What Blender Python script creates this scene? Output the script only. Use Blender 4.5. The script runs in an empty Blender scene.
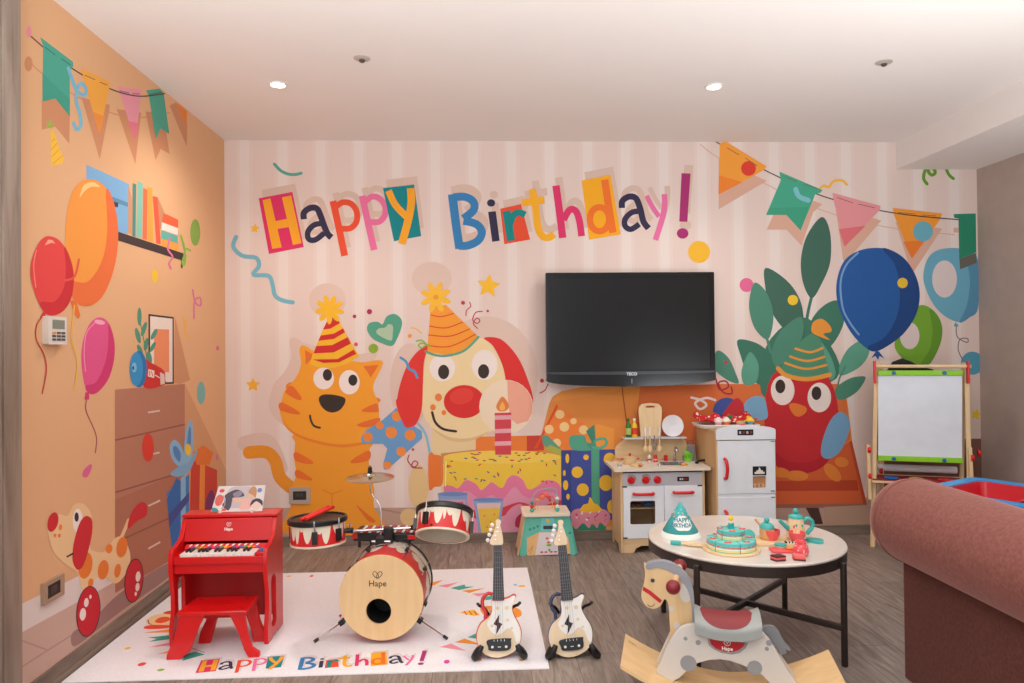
import bpy, math, random
from math import pi, sin, cos, radians as rad
from mathutils import Vector as V, Matrix as MX
from mathutils.geometry import tessellate_polygon
random.seed(7)
S = bpy.context.scene
COL = S.collection

# ---------------------------------------------------------------- camera
F = 726.5; YAW = .0454; PIT = .0100; ROL = -.0095; CH = 1.248
FW = V((sin(YAW)*cos(PIT), cos(YAW)*cos(PIT), sin(PIT)))
_rt = V((cos(YAW), -sin(YAW), 0)); _up = _rt.cross(FW)
RT = (_rt*cos(ROL) + _up*sin(ROL)).normalized(); UP = RT.cross(FW)
EYE = V((0, 0, CH))
cam = bpy.data.cameras.new('camera'); camo = bpy.data.objects.new('camera', cam); COL.objects.link(camo)
cam.sensor_width = 36; cam.lens = 36*F/1024; cam.clip_start = .05; cam.clip_end = 60
m = MX.Identity(4)
for i in range(3):
    m[i][0] = RT[i]; m[i][1] = UP[i]; m[i][2] = -FW[i]; m[i][3] = EYE[i]
camo.matrix_world = m
S.camera = camo

# where a line of sight through a point of the photograph meets a plane of the room
def ray(px, py): return FW + RT*((px-512)/F) + UP*((341.5-py)/F)
def onY(px, py, Y): d = ray(px, py); return EYE + d*(Y/d.y)
def onX(px, py, X): d = ray(px, py); return EYE + d*(X/d.x)
def onZ(px, py, Z): d = ray(px, py); return EYE + d*((Z-CH)/d.z)
def onP(px, py, P, n): d = ray(px, py); return EYE + d*((P-EYE).dot(n)/d.dot(n))

XL, XR, YB, HC = -1.617, 3.344, 4.714, 2.6
XS, HS = 2.7915, 2.42

# ---------------------------------------------------------------- materials
def lin(c):
    out = []
    for x in c[:3]:
        x = max(0, min(255, x))/255
        out.append(x/12.92 if x <= .04045 else ((x+.055)/1.055)**2.4)
    return (*out, 1)
_mats = {}
def nd(t, k, **kw):
    n = t.nodes.new(k)
    for a, b in kw.items():
        setattr(n, a, b)
    return n
def mat(c, rough=.5, metal=0, kind='plain', alpha=1, emit=0, c2=None, scale=1, bump=0, coat=0, key=None, spec=.5):
    k = (tuple(c), rough, metal, kind, alpha, emit, c2 and tuple(c2), scale, bump, coat, key, spec)
    if k in _mats: return _mats[k]
    m = bpy.data.materials.new('%s_%02x%02x%02x' % (kind, *[int(v) for v in c[:3]])); m.use_nodes = True
    t = m.node_tree; b = t.nodes['Principled BSDF']; L = t.links
    b.inputs['Base Color'].default_value = lin(c); b.inputs['Roughness'].default_value = rough
    b.inputs['Metallic'].default_value = metal; b.inputs['Specular IOR Level'].default_value = spec
    b.inputs['Alpha'].default_value = alpha
    if coat: b.inputs['Coat Weight'].default_value = coat; b.inputs['Coat Roughness'].default_value = .08
    if emit:
        b.inputs['Emission Color'].default_value = lin(c); b.inputs['Emission Strength'].default_value = emit
    tc = nd(t, 'ShaderNodeTexCoord')
    def noise(sx, sy, sz, sc, det=3, dist=0):
        mp = nd(t, 'ShaderNodeMapping'); mp.inputs['Scale'].default_value = (sx, sy, sz)
        L.new(tc.outputs['Object'], mp.inputs[0])
        n = nd(t, 'ShaderNodeTexNoise'); n.inputs['Scale'].default_value = sc; n.inputs['Detail'].default_value = det
        n.inputs['Distortion'].default_value = dist
        L.new(mp.outputs[0], n.inputs['Vector']); return n
    def ramp(n, a, bb, lo=.35, hi=.65):
        r = nd(t, 'ShaderNodeValToRGB'); r.color_ramp.elements[0].position = lo; r.color_ramp.elements[1].position = hi
        r.color_ramp.elements[0].color = a; r.color_ramp.elements[1].color = bb
        L.new(n.outputs[0], r.inputs[0]); return r
    bsrc = None
    if kind == 'plain':
        n = noise(1, 1, 1, 9*scale, 2)
        c_ = lin(c); d_ = tuple(v*.95 for v in c_[:3])+(1,)
        r = ramp(n, d_, c_); L.new(r.outputs[0], b.inputs['Base Color']); bsrc = n
    elif kind in ('woodx', 'woody', 'woodz'):
        q = {'woodx': (.12, 1, 1), 'woody': (1, .12, 1), 'woodz': (1, 1, .12)}[kind]
        n = noise(*q, 26*scale, 5, .6)
        r = ramp(n, lin(c2 or [v*.86 for v in c]), lin(c), .3, .62); L.new(r.outputs[0], b.inputs['Base Color']); bsrc = n
    elif kind == 'cloth':
        n = noise(1, 1, 1, 70*scale, 6)
        r = ramp(n, lin(c2 or [v*.8 for v in c]), lin(c), .3, .68); L.new(r.outputs[0], b.inputs['Base Color']); bsrc = n
        b.inputs['Sheen Weight'].default_value = .1 if c[0] > 150 else .45; b.inputs['Sheen Roughness'].default_value = .35; b.inputs['Sheen Tint'].default_value = lin([min(255, v+110) for v in c])
    elif kind == 'dots':
        vo = nd(t, 'ShaderNodeTexVoronoi'); vo.inputs['Scale'].default_value = scale; L.new(tc.outputs['Object'], vo.inputs['Vector'])
        r = ramp(vo, lin(c2), lin(c), .28, .33); L.new(r.outputs[0], b.inputs['Base Color'])
    elif kind == 'flames':
        # red printed flames licking up a cream shell: wave along the angle, height from z
        sp = nd(t, 'ShaderNodeSeparateXYZ'); L.new(tc.outputs['Object'], sp.inputs[0])
        at = nd(t, 'ShaderNodeMath', operation='ARCTAN2'); L.new(sp.outputs['Y'], at.inputs[0]); L.new(sp.outputs['X'], at.inputs[1])
        def mth(op, a, v=None):
            n = nd(t, 'ShaderNodeMath', operation=op)
            for i, x in enumerate((a, v)):
                if x is None: continue
                if hasattr(x, 'links'): L.new(x, n.inputs[i])
                else: n.inputs[i].default_value = x
            return n.outputs[0]
        lean = mth('MULTIPLY', sp.outputs['Z'], 7.0)
        def tongue(freq, ph, sk):
            q = mth('ABSOLUTE', mth('SINE', mth('ADD', mth('MULTIPLY', at.outputs[0], freq), mth('ADD', mth('MULTIPLY', lean, sk), ph))))
            return mth('SUBTRACT', 1.0, mth('MULTIPLY', mth('POWER', q, .8), 2.0))
        tot = mth('ADD', mth('MULTIPLY', tongue(5, .3, 1.2), .034), mth('MULTIPLY', tongue(9, 1.1, -1.5), .022))
        h = mth('SUBTRACT', tot, mth('SUBTRACT', sp.outputs['Z'], .002 if scale == 1 else scale))
        r = nd(t, 'ShaderNodeValToRGB'); r.color_ramp.interpolation = 'CONSTANT'
        r.color_ramp.elements[0].color = lin(c); r.color_ramp.elements[1].color = lin(c2); r.color_ramp.elements[1].position = .5
        L.new(mth('ADD', mth('MULTIPLY', h, 40), .5), r.inputs[0]); L.new(r.outputs[0], b.inputs['Base Color'])
    if bump and bsrc:
        bp = nd(t, 'ShaderNodeBump'); bp.inputs['Strength'].default_value = bump; bp.inputs['Distance'].default_value = .002
        L.new(bsrc.outputs[0], bp.inputs['Height']); L.new(bp.outputs[0], b.inputs['Normal'])
    _mats[k] = m
    return m

def floor_mat():
    m = bpy.data.materials.new('floor_planks'); m.use_nodes = True
    t = m.node_tree; L = t.links; b = t.nodes['Principled BSDF']
    tc = nd(t, 'ShaderNodeTexCoord'); mp = nd(t, 'ShaderNodeMapping'); mp.inputs['Rotation'].default_value = (0, 0, pi/2)
    L.new(tc.outputs['Object'], mp.inputs[0])
    br = nd(t, 'ShaderNodeTexBrick'); br.inputs['Scale'].default_value = 1
    br.inputs['Brick Width'].default_value = 1.25; br.inputs['Row Height'].default_value = .19; br.inputs['Mortar Size'].default_value = .0015
    br.offset = .37; br.inputs['Color1'].default_value = lin((136, 122, 114)); br.inputs['Color2'].default_value = lin((153, 139, 130)); br.inputs['Mortar'].default_value = lin((98, 85, 78))
    L.new(mp.outputs[0], br.inputs['Vector'])
    # grain running along the planks
    mp2 = nd(t, 'ShaderNodeMapping'); mp2.inputs['Scale'].default_value = (1, .09, 1); L.new(tc.outputs['Object'], mp2.inputs[0])
    n = nd(t, 'ShaderNodeTexNoise'); n.inputs['Scale'].default_value = 38; n.inputs['Detail'].default_value = 8; n.inputs['Distortion'].default_value = 1.6; n.inputs['Roughness'].default_value = .62
    L.new(mp2.outputs[0], n.inputs['Vector'])
    r = nd(t, 'ShaderNodeValToRGB'); r.color_ramp.elements[0].position = .28; r.color_ramp.elements[1].position = .72
    r.color_ramp.elements[0].color = (.50, .48, .46, 1); r.color_ramp.elements[1].color = (1.35, 1.36, 1.36, 1)
    L.new(n.outputs[0], r.inputs[0])
    mx = nd(t, 'ShaderNodeMix', data_type='RGBA', blend_type='MULTIPLY'); mx.inputs[0].default_value = 1
    L.new(br.outputs['Color'], mx.inputs[6]); L.new(r.outputs[0], mx.inputs[7]); L.new(mx.outputs[2], b.inputs['Base Color'])
    b.inputs['Roughness'].default_value = .48
    bp = nd(t, 'ShaderNodeBump'); bp.inputs['Strength'].default_value = .25; bp.inputs['Distance'].default_value = .002
    L.new(n.outputs[0], bp.inputs['Height']); L.new(bp.outputs[0], b.inputs['Normal'])
    return m

# ---------------------------------------------------------------- mesh building
def spline(pts, n=6, closed=True):
    P = [V(p) for p in pts]; out = []; N = len(P)
    rng = range(N) if closed else range(N-1)
    for i in rng:
        if closed: a, b, c, d = P[i-1], P[i], P[(i+1) % N], P[(i+2) % N]
        else: a, b, c, d = P[max(i-1, 0)], P[i], P[i+1], P[min(i+2, N-1)]
        for k in range(n):
            t = k/n
            out.append(.5*((2*b)+(c-a)*t+(2*a-5*b+4*c-d)*t*t+(3*b-a-3*c+d)*t**3))
    if not closed: out.append(P[-1].copy())
    return out

class MB:
    def __init__(s): s.v = []; s.f = []; s.mi = []; s.mats = []; s.M = MX.Identity(4)
    def slot(s, m):
        if m not in s.mats: s.mats.append(m)
        return s.mats.index(m)
    def add(s, vs, fs, m):
        o = len(s.v); i = s.slot(m)
        s.v += [s.M @ V(p) for p in vs]
        for f in fs: s.f.append([o+k for k in f]); s.mi.append(i)
        return s
    def addm(s, vs, groups):
        o = len(s.v); s.v += [s.M @ V(p) for p in vs]
        for fs, m in groups:
            i = s.slot(m)
            for f in fs: s.f.append([o+k for k in f]); s.mi.append(i)
        return s
    def box(s, lo, hi, m, R=None):
        (a, b, c), (d, e, g) = lo, hi
        vs = [V(p) for p in ((a,b,c),(d,b,c),(d,e,c),(a,e,c),(a,b,g),(d,b,g),(d,e,g),(a,e,g))]
        if R: vs = [R @ p for p in vs]
        return s.add(vs, [(0,3,2,1),(4,5,6,7),(0,1,5,4),(1,2,6,5),(2,3,7,6),(3,0,4,7)], m)
    def cbox(s, c, d, m, R=None):
        T = MX.Translation(V(c)) @ (R.to_4x4() if R else MX.Identity(4))
        return s.box([-x/2 for x in d], [x/2 for x in d], m, T)
    def prism(s, pts, f, thick, m, holes=(), mside=None):
        """outline (2-D) lifted by f(u, v, w) with w from 0 to thick"""
        loops = [[V((p[0], p[1], 0)) for p in L] for L in (pts, *holes)]
        flat = [p for L in loops for p in L]; n = len(flat)
        tri = tessellate_polygon(loops)
        vs = [V(f(p.x, p.y, 0)) for p in flat] + [V(f(p.x, p.y, thick)) for p in flat]
        # orient
        area = sum(pts[i-1][0]*pts[i][1]-pts[i][0]*pts[i-1][1] for i in range(len(pts)))
        o = V(f(0, 0, 0)); eu = V(f(1, 0, 0))-o; ev = V(f(0, 1, 0))-o; ew = V(f(0, 0, 1 if thick > 0 else -1))-o
        flip = eu.cross(ev).dot(ew) < 0
        def tn(t):
            a, b, c = [flat[i] for i in t]; return (b-a).cross(c-a).z > 0
        top = [t if (tn(t) != flip) else t[::-1] for t in tri]
        caps = [tuple(i+n for i in t) for t in top] + [tuple(t)[::-1] for t in top]
        sides = []; k = 0
        for li, L in enumerate(loops):
            N = len(L); ar = sum(L[i-1].x*L[i].y-L[i].x*L[i-1].y for i in range(N))
            ccw = (ar > 0) != flip
            if li: ccw = not ccw
            for i in range(N):
                a, b = k+i, k+(i+1) % N
                sides.append((a, b, b+n, a+n) if ccw else (b, a, a+n, b+n))
            k += N
        return s.addm(vs, [(caps, m), (sides, mside or m)])
    def lathe(s, prof, m, seg=32, at=(0,0,0), R=None, mats=None, sx=1, sy=1, cap=True):
        """profile of (r, z); mats = optional material per band"""
        T = MX.Translation(V(at)) @ (R.to_4x4() if R else MX.Identity(4))
        vs = []
        for r, z in prof:
            for k in range(seg):
                a = 2*pi*k/seg; vs.append(T @ V((r*cos(a)*sx, r*sin(a)*sy, z)))
        gr = []
        for j in range(len(prof)-1):
            gr.append(([(j*seg+k, j*seg+(k+1) % seg, (j+1)*seg+(k+1) % seg, (j+1)*seg+k) for k in range(seg)], mats[j] if mats else m))
        if cap:
            if prof[0][0] > 1e-5: gr.append(([tuple(range(seg))[::-1]], mats[0] if mats else m))
            n = (len(prof)-1)*seg
            if prof[-1][0] > 1e-5: gr.append(([tuple(range(n, n+seg))], mats[-1] if mats else m))
        return s.addm(vs, gr)
    def cyl(s, a, b, r, m, seg=16, r2=None):
        a, b = V(a), V(b); d = b-a; R = d.to_track_quat('Z', 'Y').to_matrix()
        return s.lathe([(r, 0), (r if r2 is None else r2, d.length)], m, seg, a, R)
    def ball(s, c, r, m, seg=20, sq=(1,1,1), R=None):
        n = seg//2; T = MX.Translation(V(c)) @ (R.to_4x4() if R else MX.Identity(4)); vs = []; fs = []
        for j in range(n+1):
            a = pi*j/n
            for k in range(seg):
                b = 2*pi*k/seg; vs.append(T @ V((r*sq[0]*sin(a)*cos(b), r*sq[1]*sin(a)*sin(b), -r*sq[2]*cos(a))))
        for j in range(n):
            for k in range(seg):
                k2 = (k+1) % seg; fs.append((j*seg+k, j*seg+k2, (j+1)*seg+k2, (j+1)*seg+k))
        return s.add(vs, fs, m)
    def torus(s, c, R_, r, m, rot=None, seg=40, sg=10, arc=2*pi, sz=1):
        T = MX.Translation(V(c)) @ (rot.to_4x4() if rot else MX.Identity(4)); vs = []; fs = []
        full = arc > 6.28; N = seg if full else seg+1
        for i in range(N):
            a = arc*i/seg
            for j in range(sg):
                b = 2*pi*j/sg; q = R_+r*cos(b); vs.append(T @ V((q*cos(a), q*sin(a), r*sz*sin(b))))
        for i in range(seg):
            i2 = (i+1) % N
            for j in range(sg):
                j2 = (j+1) % sg; fs.append((i*sg+j, i2*sg+j, i2*sg+j2, i*sg+j2))
        if not full: fs += [tuple(range(sg)), tuple(range((N-1)*sg, N*sg))[::-1]]
        return s.add(vs, fs, m)
    def tube(s, pts, r, m, sg=10, smooth=True, n=6, closed=False):
        P = spline(pts, n, closed) if smooth else [V(p) for p in pts]
        rs = r if callable(r) else (lambda t: r)
        vs = []; fs = []; N = len(P); up = None
        for i, p in enumerate(P):
            if closed: d = (P[(i+1) % N]-P[i-1]).normalized()
            else: d = (P[min(i+1, N-1)]-P[max(i-1, 0)]).normalized()
            if up is None:
                up = V((0,0,1)) if abs(d.z) < .9 else V((1,0,0))
            x = up.cross(d).normalized(); up = d.cross(x).normalized()
            for j in range(sg):
                a = 2*pi*j/sg; vs.append(p+(x*cos(a)+up*sin(a))*rs(i/max(1, N-1)))
        for i in range(N if closed else N-1):
            i2 = (i+1) % N
            for j in range(sg):
                j2 = (j+1) % sg; fs.append((i*sg+j, i*sg+j2, i2*sg+j2, i2*sg+j))
        if not closed: fs += [tuple(range(sg))[::-1], tuple(range((N-1)*sg, N*sg))]
        return s.add(vs, fs, m)
    def grid(s, P, m, closed_u=False):
        """P[i][j] points -> surface; m may be f(i, j)"""
        nu, nv = len(P), len(P[0]); vs = [p for row in P for p in row]; by = {}
        for i in range(nu if closed_u else nu-1):
            i2 = (i+1) % nu
            for j in range(nv-1):
                mm = m(i, j) if callable(m) else m
                by.setdefault(mm, []).append((i*nv+j, i2*nv+j, i2*nv+j+1, i*nv+j+1))
        return s.addm(vs, [(fs, mm) for mm, fs in by.items()])
    def build(s, name, parent=None, loc=None, rotz=0, bevel=0, world=False, ang=38, seg=2, matrix=None, solid=0, sub=0):
        me = bpy.data.meshes.new(name)
        if matrix is not None: W = matrix
        else: W = MX.Translation(V(loc or (0,0,0))) @ MX.Rotation(rotz, 4, 'Z')
        vs = s.v
        if world:
            B = base_matrix(parent) @ W; inv = B.inverted(); vs = [inv @ p for p in vs]
        me.from_pydata([tuple(p) for p in vs], [], s.f)
        for mm in s.mats: me.materials.append(mm)
        for p, i in zip(me.polygons, s.mi): p.material_index = i; p.use_smooth = True
        me.validate(); me.update()
        try: me.set_sharp_from_angle(angle=rad(ang))
        except Exception: pass
        o = bpy.data.objects.new(name, me); COL.objects.link(o)
        o.matrix_basis = W
        if parent: o.parent = parent
        if solid:
            so = o.modifiers.new('s', 'SOLIDIFY'); so.thickness = solid; so.offset = 0
        if bevel:
            bv = o.modifiers.new('b', 'BEVEL'); bv.width = bevel; bv.segments = seg; bv.limit_method = 'ANGLE'; bv.angle_limit = rad(40)
        if sub:
            su = o.modifiers.new('u', 'SUBSURF'); su.levels = sub; su.render_levels = sub
        return o
def base_matrix(o):
    M = MX.Identity(4)
    while o is not None: M = o.matrix_basis @ M; o = o.parent
    return M

def tag(o, label=None, cat=None, group=None, kind=None):
    if label: o['label'] = label
    if cat: o['category'] = cat
    if group: o['group'] = group
    if kind: o['kind'] = kind
    return o
def thing(name, label, cat, loc=(0,0,0), rotz=0, group=None, matrix=None):
    o = bpy.data.objects.new(name, None); COL.objects.link(o); o.empty_display_size = .05
    o.matrix_basis = matrix if matrix is not None else MX.Translation(V(loc)) @ MX.Rotation(rotz, 4, 'Z')
    return tag(o, label, cat, group)
def copy_tree(o, parent=None):
    c = o.copy(); COL.objects.link(c); c.parent = parent
    for ch in [x for x in bpy.data.objects if x.parent == o]: copy_tree(ch, c)
    return c
def RX(a): return MX.Rotation(a, 3, 'X')
def RY(a): return MX.Rotation(a, 3, 'Y')
def RZ(a): return MX.Rotation(a, 3, 'Z')
def circ(cx, cy, rx, ry=None, n=28, rot=0):
    ry = rx if ry is None else ry; c, s_ = cos(rot), sin(rot)
    return [(cx+rx*cos(2*pi*k/n)*c-ry*sin(2*pi*k/n)*s_, cy+rx*cos(2*pi*k/n)*s_+ry*sin(2*pi*k/n)*c) for k in range(n)]
def rrect(x0, y0, x1, y1, r, n=5):
    out = []
    for cx, cy, a0 in ((x1-r, y1-r, 0), (x0+r, y1-r, pi/2), (x0+r, y0+r, pi), (x1-r, y0+r, 1.5*pi)):
        for k in range(n+1):
            a = a0+pi/2*k/n; out.append((cx+r*cos(a), cy+r*sin(a)))
    return out
def text_mesh(txt, size, m, mb, T, depth=.0004, align='CENTER', bold=0):
    """lettering cut out as thin solid glyphs, T maps (u, v, w) to the surface"""
    cu = bpy.data.curves.new('t', 'FONT'); cu.body = txt; cu.size = size; cu.align_x = align; cu.align_y = 'CENTER'
    cu.extrude = depth; cu.offset = bold; cu.resolution_u = 3
    ob = bpy.data.objects.new('t', cu); COL.objects.link(ob)
    dg = bpy.context.evaluated_depsgraph_get(); me = ob.evaluated_get(dg).to_mesh()
    vs = [V(T(*v.co)) for v in me.vertices]; fs = [tuple(p.vertices) for p in me.polygons]
    mb.add(vs, fs, m)
    ob.evaluated_get(dg).to_mesh_clear(); bpy.data.objects.remove(ob); bpy.data.curves.remove(cu)

# ---------------------------------------------------------------- printed artwork on a flat surface
class Print:
    def __init__(s, to3, nrm, step=.00012):
        s.to3 = to3; s.n = V(nrm); s.sh = []; s.step = step; s.c = (0, 0, 1)
    def crop(s, ox, oy, k): s.c = (ox, oy, k)
    def P(s, p): return (s.c[0]+p[0]/s.c[2], s.c[1]+p[1]/s.c[2])
    def _put(s, parts, col, alpha):
        xs = [p[0] for q in parts for p in q]; ys = [p[1] for q in parts for p in q]
        s.sh.append((parts, col, alpha, (min(xs), min(ys), max(xs), max(ys))))
    def poly(s, pts, col, smooth=False, alpha=1, raw=False):
        q = [tuple(p) if raw else s.P(p) for p in pts]
        if smooth: q = [(p.x, p.y) for p in spline([(a, b, 0) for a, b in q], 5)]
        s._put([q], col, alpha); return q
    def ell(s, cx, cy, rx, ry, col, rot=0, alpha=1, raw=False):
        c = (cx, cy) if raw else s.P((cx, cy)); s._put([circ(c[0], c[1], rx, ry, 28, rot)], col, alpha)
    def stroke(s, pts, w, col, smooth=True, alpha=1, cap=True, raw=False):
        q = [tuple(p) if raw else s.P(p) for p in pts]
        if smooth and len(q) > 2: q = [(p.x, p.y) for p in spline([(a, b, 0) for a, b in q], 6, False)]
        L, R = [], []
        for i, p in enumerate(q):
            a = q[max(i-1, 0)]; b = q[min(i+1, len(q)-1)]; dx, dy = b[0]-a[0], b[1]-a[1]; d = math.hypot(dx, dy) or 1
            ww = w(i/(len(q)-1)) if callable(w) else w
            nx, ny = -dy/d*ww/2, dx/d*ww/2; L.append((p[0]+nx, p[1]+ny)); R.append((p[0]-nx, p[1]-ny))
        parts = []
        for i in range(len(q)-1): parts += [[L[i], L[i+1], R[i+1]], [L[i], R[i+1], R[i]]]
        if cap and not callable(w):
            for e, o in ((0, 1), (-1, -2)):
                dx, dy = q[e][0]-q[o if e == 0 else len(q)-2][0], q[e][1]-q[o if e == 0 else len(q)-2][1]
                a0 = math.atan2(dy, dx)-pi/2
                parts.append([(q[e][0]+w/2*cos(a0+pi*k/8), q[e][1]+w/2*sin(a0+pi*k/8)) for k in range(9)])
        s._put(parts, col, alpha)
    def star(s, cx, cy, r, col, rot=0, k=.48, raw=False):
        c = (cx, cy) if raw else s.P((cx, cy))
        s._put([[(c[0]+(r if i % 2 == 0 else r*k)*sin(rot+pi*i/5), c[1]-(r if i % 2 == 0 else r*k)*cos(rot+pi*i/5)) for i in range(10)]], col, 1)
    def pom(s, cx, cy, r, col, n=8, rot=.2, c2=None):
        c = s.P((cx, cy))
        for i in range(n):
            a = rot+2*pi*i/n
            s.ell(c[0]+r*.6*cos(a), c[1]+r*.6*sin(a), r*.42, r*.19, col, a, raw=True)
        s.ell(c[0], c[1], r*.3, r*.3, c2 or col, raw=True)
    def emit(s, mb, rough=.75, base=.0003, tint=None):
        lay = []
        for i, (parts, col, al, bb) in enumerate(s.sh):
            l = 0
            for j in range(i):
                b2 = s.sh[j][3]
                if bb[0] < b2[2] and b2[0] < bb[2] and bb[1] < b2[3] and b2[1] < bb[3]: l = max(l, lay[j]+1)
            lay.append(l)
            m = mat(col, rough, alpha=al, kind='flat')
            off = s.n*(base+s.step*l)
            for pi_, q in enumerate(parts):
                o2 = off+s.n*(pi_*2.5e-6 if len(parts) > 1 else 0)
                vs = [V(s.to3(*p))+o2 for p in q]
                tri = tessellate_polygon([[V((p[0], p[1], 0)) for p in q]]) if len(q) > 3 else [(0, 1, 2)]
                fs = []
                for t in tri:
                    a, b, c = [vs[k] for k in t]
                    fs.append(tuple(t) if (b-a).cross(c-a).dot(s.n) > 0 else tuple(t)[::-1])
                mb.add(vs, fs, m)
        return max(lay) if lay else 0

LETTERS = []   # shared lettering of wall and rug, in the wall's drawing frame
def _l(kind, crop, *a): LETTERS.append((kind, crop, a))
k1 = (240, 160, 6.83); k2 = (360, 160, 6.83); k3 = (440, 170, 6.4); k4 = (570, 160, 6.207)
OR = (243, 165, 35); NV = (48, 42, 72)
_l('p', k1, [(128,262),(358,218),(436,595),(198,642)], (218,45,100))
_l('q', k1, [(155,275),(208,262),(285,597),(220,607)], OR); _l('q', k1, [(287,255),(350,243),(420,568),(362,580)], OR); _l('q', k1, [(235,420),(320,402),(333,458),(250,472)], OR)
_l('s', k1, [(437,405),(437,360),(480,328),(525,332),(550,380),(575,450),(600,505),(625,530)], 6.2, NV)
_l('s', k1, [(565,432),(505,445),(465,490),(470,540),(515,545),(575,500)], 5.6, NV)
_l('s', k1, [(635,280),(675,460),(715,655)], 6.9, (230,78,45)); _l('s', k1, [(650,325),(700,290),(760,300),(796,350),(796,420),(755,465),(690,470)], 6, (230,78,45))
_l('s', k2, [(15,245),(55,430),(97,615)], 6.7, (230,112,158)); _l('s', k2, [(35,285),(85,250),(140,268),(172,320),(168,380),(130,422),(70,425)], 6, (230,112,158))
_l('p', k2, [(157,192),(370,168),(418,520),(232,555)], (0,132,138))
_l('s', k2, [(195,210),(240,305),(318,388)], 6.8, OR); _l('s', k2, [(347,193),(350,300),(325,430),(285,573)], 7.6, OR)
_l('s', k3, [(78,155),(100,330),(125,503)], 8.6, (52,128,184)); _l('s', k3, [(85,175),(160,172),(214,205),(214,258),(150,312)], 8, (52,128,184)); _l('s', k3, [(150,325),(230,345),(268,395),(245,450),(180,483),(118,485)], 8, (52,128,184))
_l('e', k3, 327, 211, 4.1, 4.1, NV); _l('q', k3, [(308,268),(357,264),(382,453),(334,460)], NV)
_l('p', k3, [(385,248),(518,218),(577,445),(412,475)], (228,78,45))
_l('s', k3, [(425,262),(440,357),(455,452)], 8, (0,135,135)); _l('s', k3, [(448,345),(470,292),(505,272),(545,288)], 6.6, (0,135,135))
_l('s', k3, [(590,122),(610,230),(625,360),(655,422),(695,432),(730,410)], 7.2, (245,175,35)); _l('s', k3, [(525,212),(598,200),(668,192)], 7.4, (245,175,35))
_l('s', k3, [(742,100),(765,268),(785,435)], 7.4, (220,50,105)); _l('s', k3, [(790,320),(830,255),(870,265),(893,330),(906,424)], 6.8, (220,50,105))
_l('p', k4, [(72,128),(250,92),(315,462),(118,495)], (245,172,25))
_l('s', k4, [(215,122),(240,290),(266,452)], 7.4, (238,115,38)); _l('r', k4, 183, 368, 9.6, 12, 6.4, (238,115,38))
_l('s', k4, [(322,298),(325,255),(365,228),(408,238),(435,300),(455,380),(487,425)], 6.2, NV); _l('s', k4, [(440,318),(385,325),(343,365),(342,410),(378,430),(430,398)], 5.6, NV)
_l('s', k4, [(475,222),(510,290),(552,352)], 4.8, (230,112,165)); _l('s', k4, [(586,212),(586,290),(570,370),(530,497)], 5.6, (230,112,165))
_l('q', k4, [(692,82),(748,84),(728,384),(678,382)], (168,42,110)); _l('e', k4, 699, 456, 5.8, 5.8, (168,42,110))
def letters(P, shadow=None, f=None):
    """draw the greeting; with shadow = colour, draw the printed grey cast behind it"""
    for kind, crop, a in LETTERS:
        def T(p):
            x, y = crop[0]+p[0]/crop[2], crop[1]+p[1]/crop[2]
            if shadow: x += 2.8; y -= 8.3
            return f(x, y) if f else (x, y)
        g = f.scale if f else 1
        if kind in 'pq':
            if shadow and kind == 'q' and a[1] != NV and a[1] != (168,42,110): continue
            P.poly([T(p) for p in a[0]], shadow or a[1], raw=True)
        elif kind == 's': P.stroke([T(p) for p in a[0]], a[1]*g, shadow or a[2], cap=False, raw=True)
        elif kind == 'e': c = T((a[0], a[1])); P.ell(c[0], c[1], a[2]*g, a[3]*g*.9, shadow or a[4], raw=True)
        elif kind == 'r':
            if shadow: continue
            c = (a[0]/crop[2], a[1]/crop[2])
            pts = [T(((c[0]+a[2]*cos(t*pi/9))*crop[2], (c[1]+a[3]*sin(t*pi/9))*crop[2])) for t in range(19)]
            P.stroke(pts, a[4]*g, a[5], cap=False, raw=True)
# ================================================================ the room
def struct(name, mb, **kw): return tag(mb.build(name, **kw), kind='structure')
white_paint = mat((234, 226, 221), .85, kind='flat', key='ceil')
# --- back wall with its printed wallpaper
bw = MB(); PINK = (226, 204, 195)
bw.box((XL-.1, YB, -.1), (XR+.1, YB+.12, HC+.1), mat(PINK, .8, kind='flat'))
W = Print(lambda x, y: onY(x, y, YB), (0, -1, 0))
SH = (221, 194, 181)      # the grey-pink printed casts of the artwork
for k in range(20):
    x = 239.6+38.1*k if k < 12 else 239.6+38.1*12+36.0*(k-12)
    a, b = onY(x, 143, YB), onY(x+9.6, 143, YB)
    W.sh.append(([[(x-3, 0), (x+13, 0), (x+13, 1), (x-3, 1)]], (228, 208, 200), 1, (x-3, 0, x+13, 1)))
    W.sh.append(([[(x, 0), (x+9.6, 0), (x+9.6, 1), (x, 1)]], (231, 216, 209), 1, (x, 0, x+9.6, 1)))
_st = W.sh; W.sh = []
for parts, col, al, bb in _st:       # upright stripes, floor to ceiling
    xa, xb = onY(parts[0][0][0], 142, YB).x, onY(parts[0][1][0], 142, YB).x
    z = .0003 if col == (228, 208, 200) else .00042
    bw.add([(xa, YB-z, .15), (xb, YB-z, .15), (xb, YB-z, HC), (xa, YB-z, HC)], [(0, 1, 2, 3)], mat(col, .8, kind='flat'))
W.crop(0, 0, 1)
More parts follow.
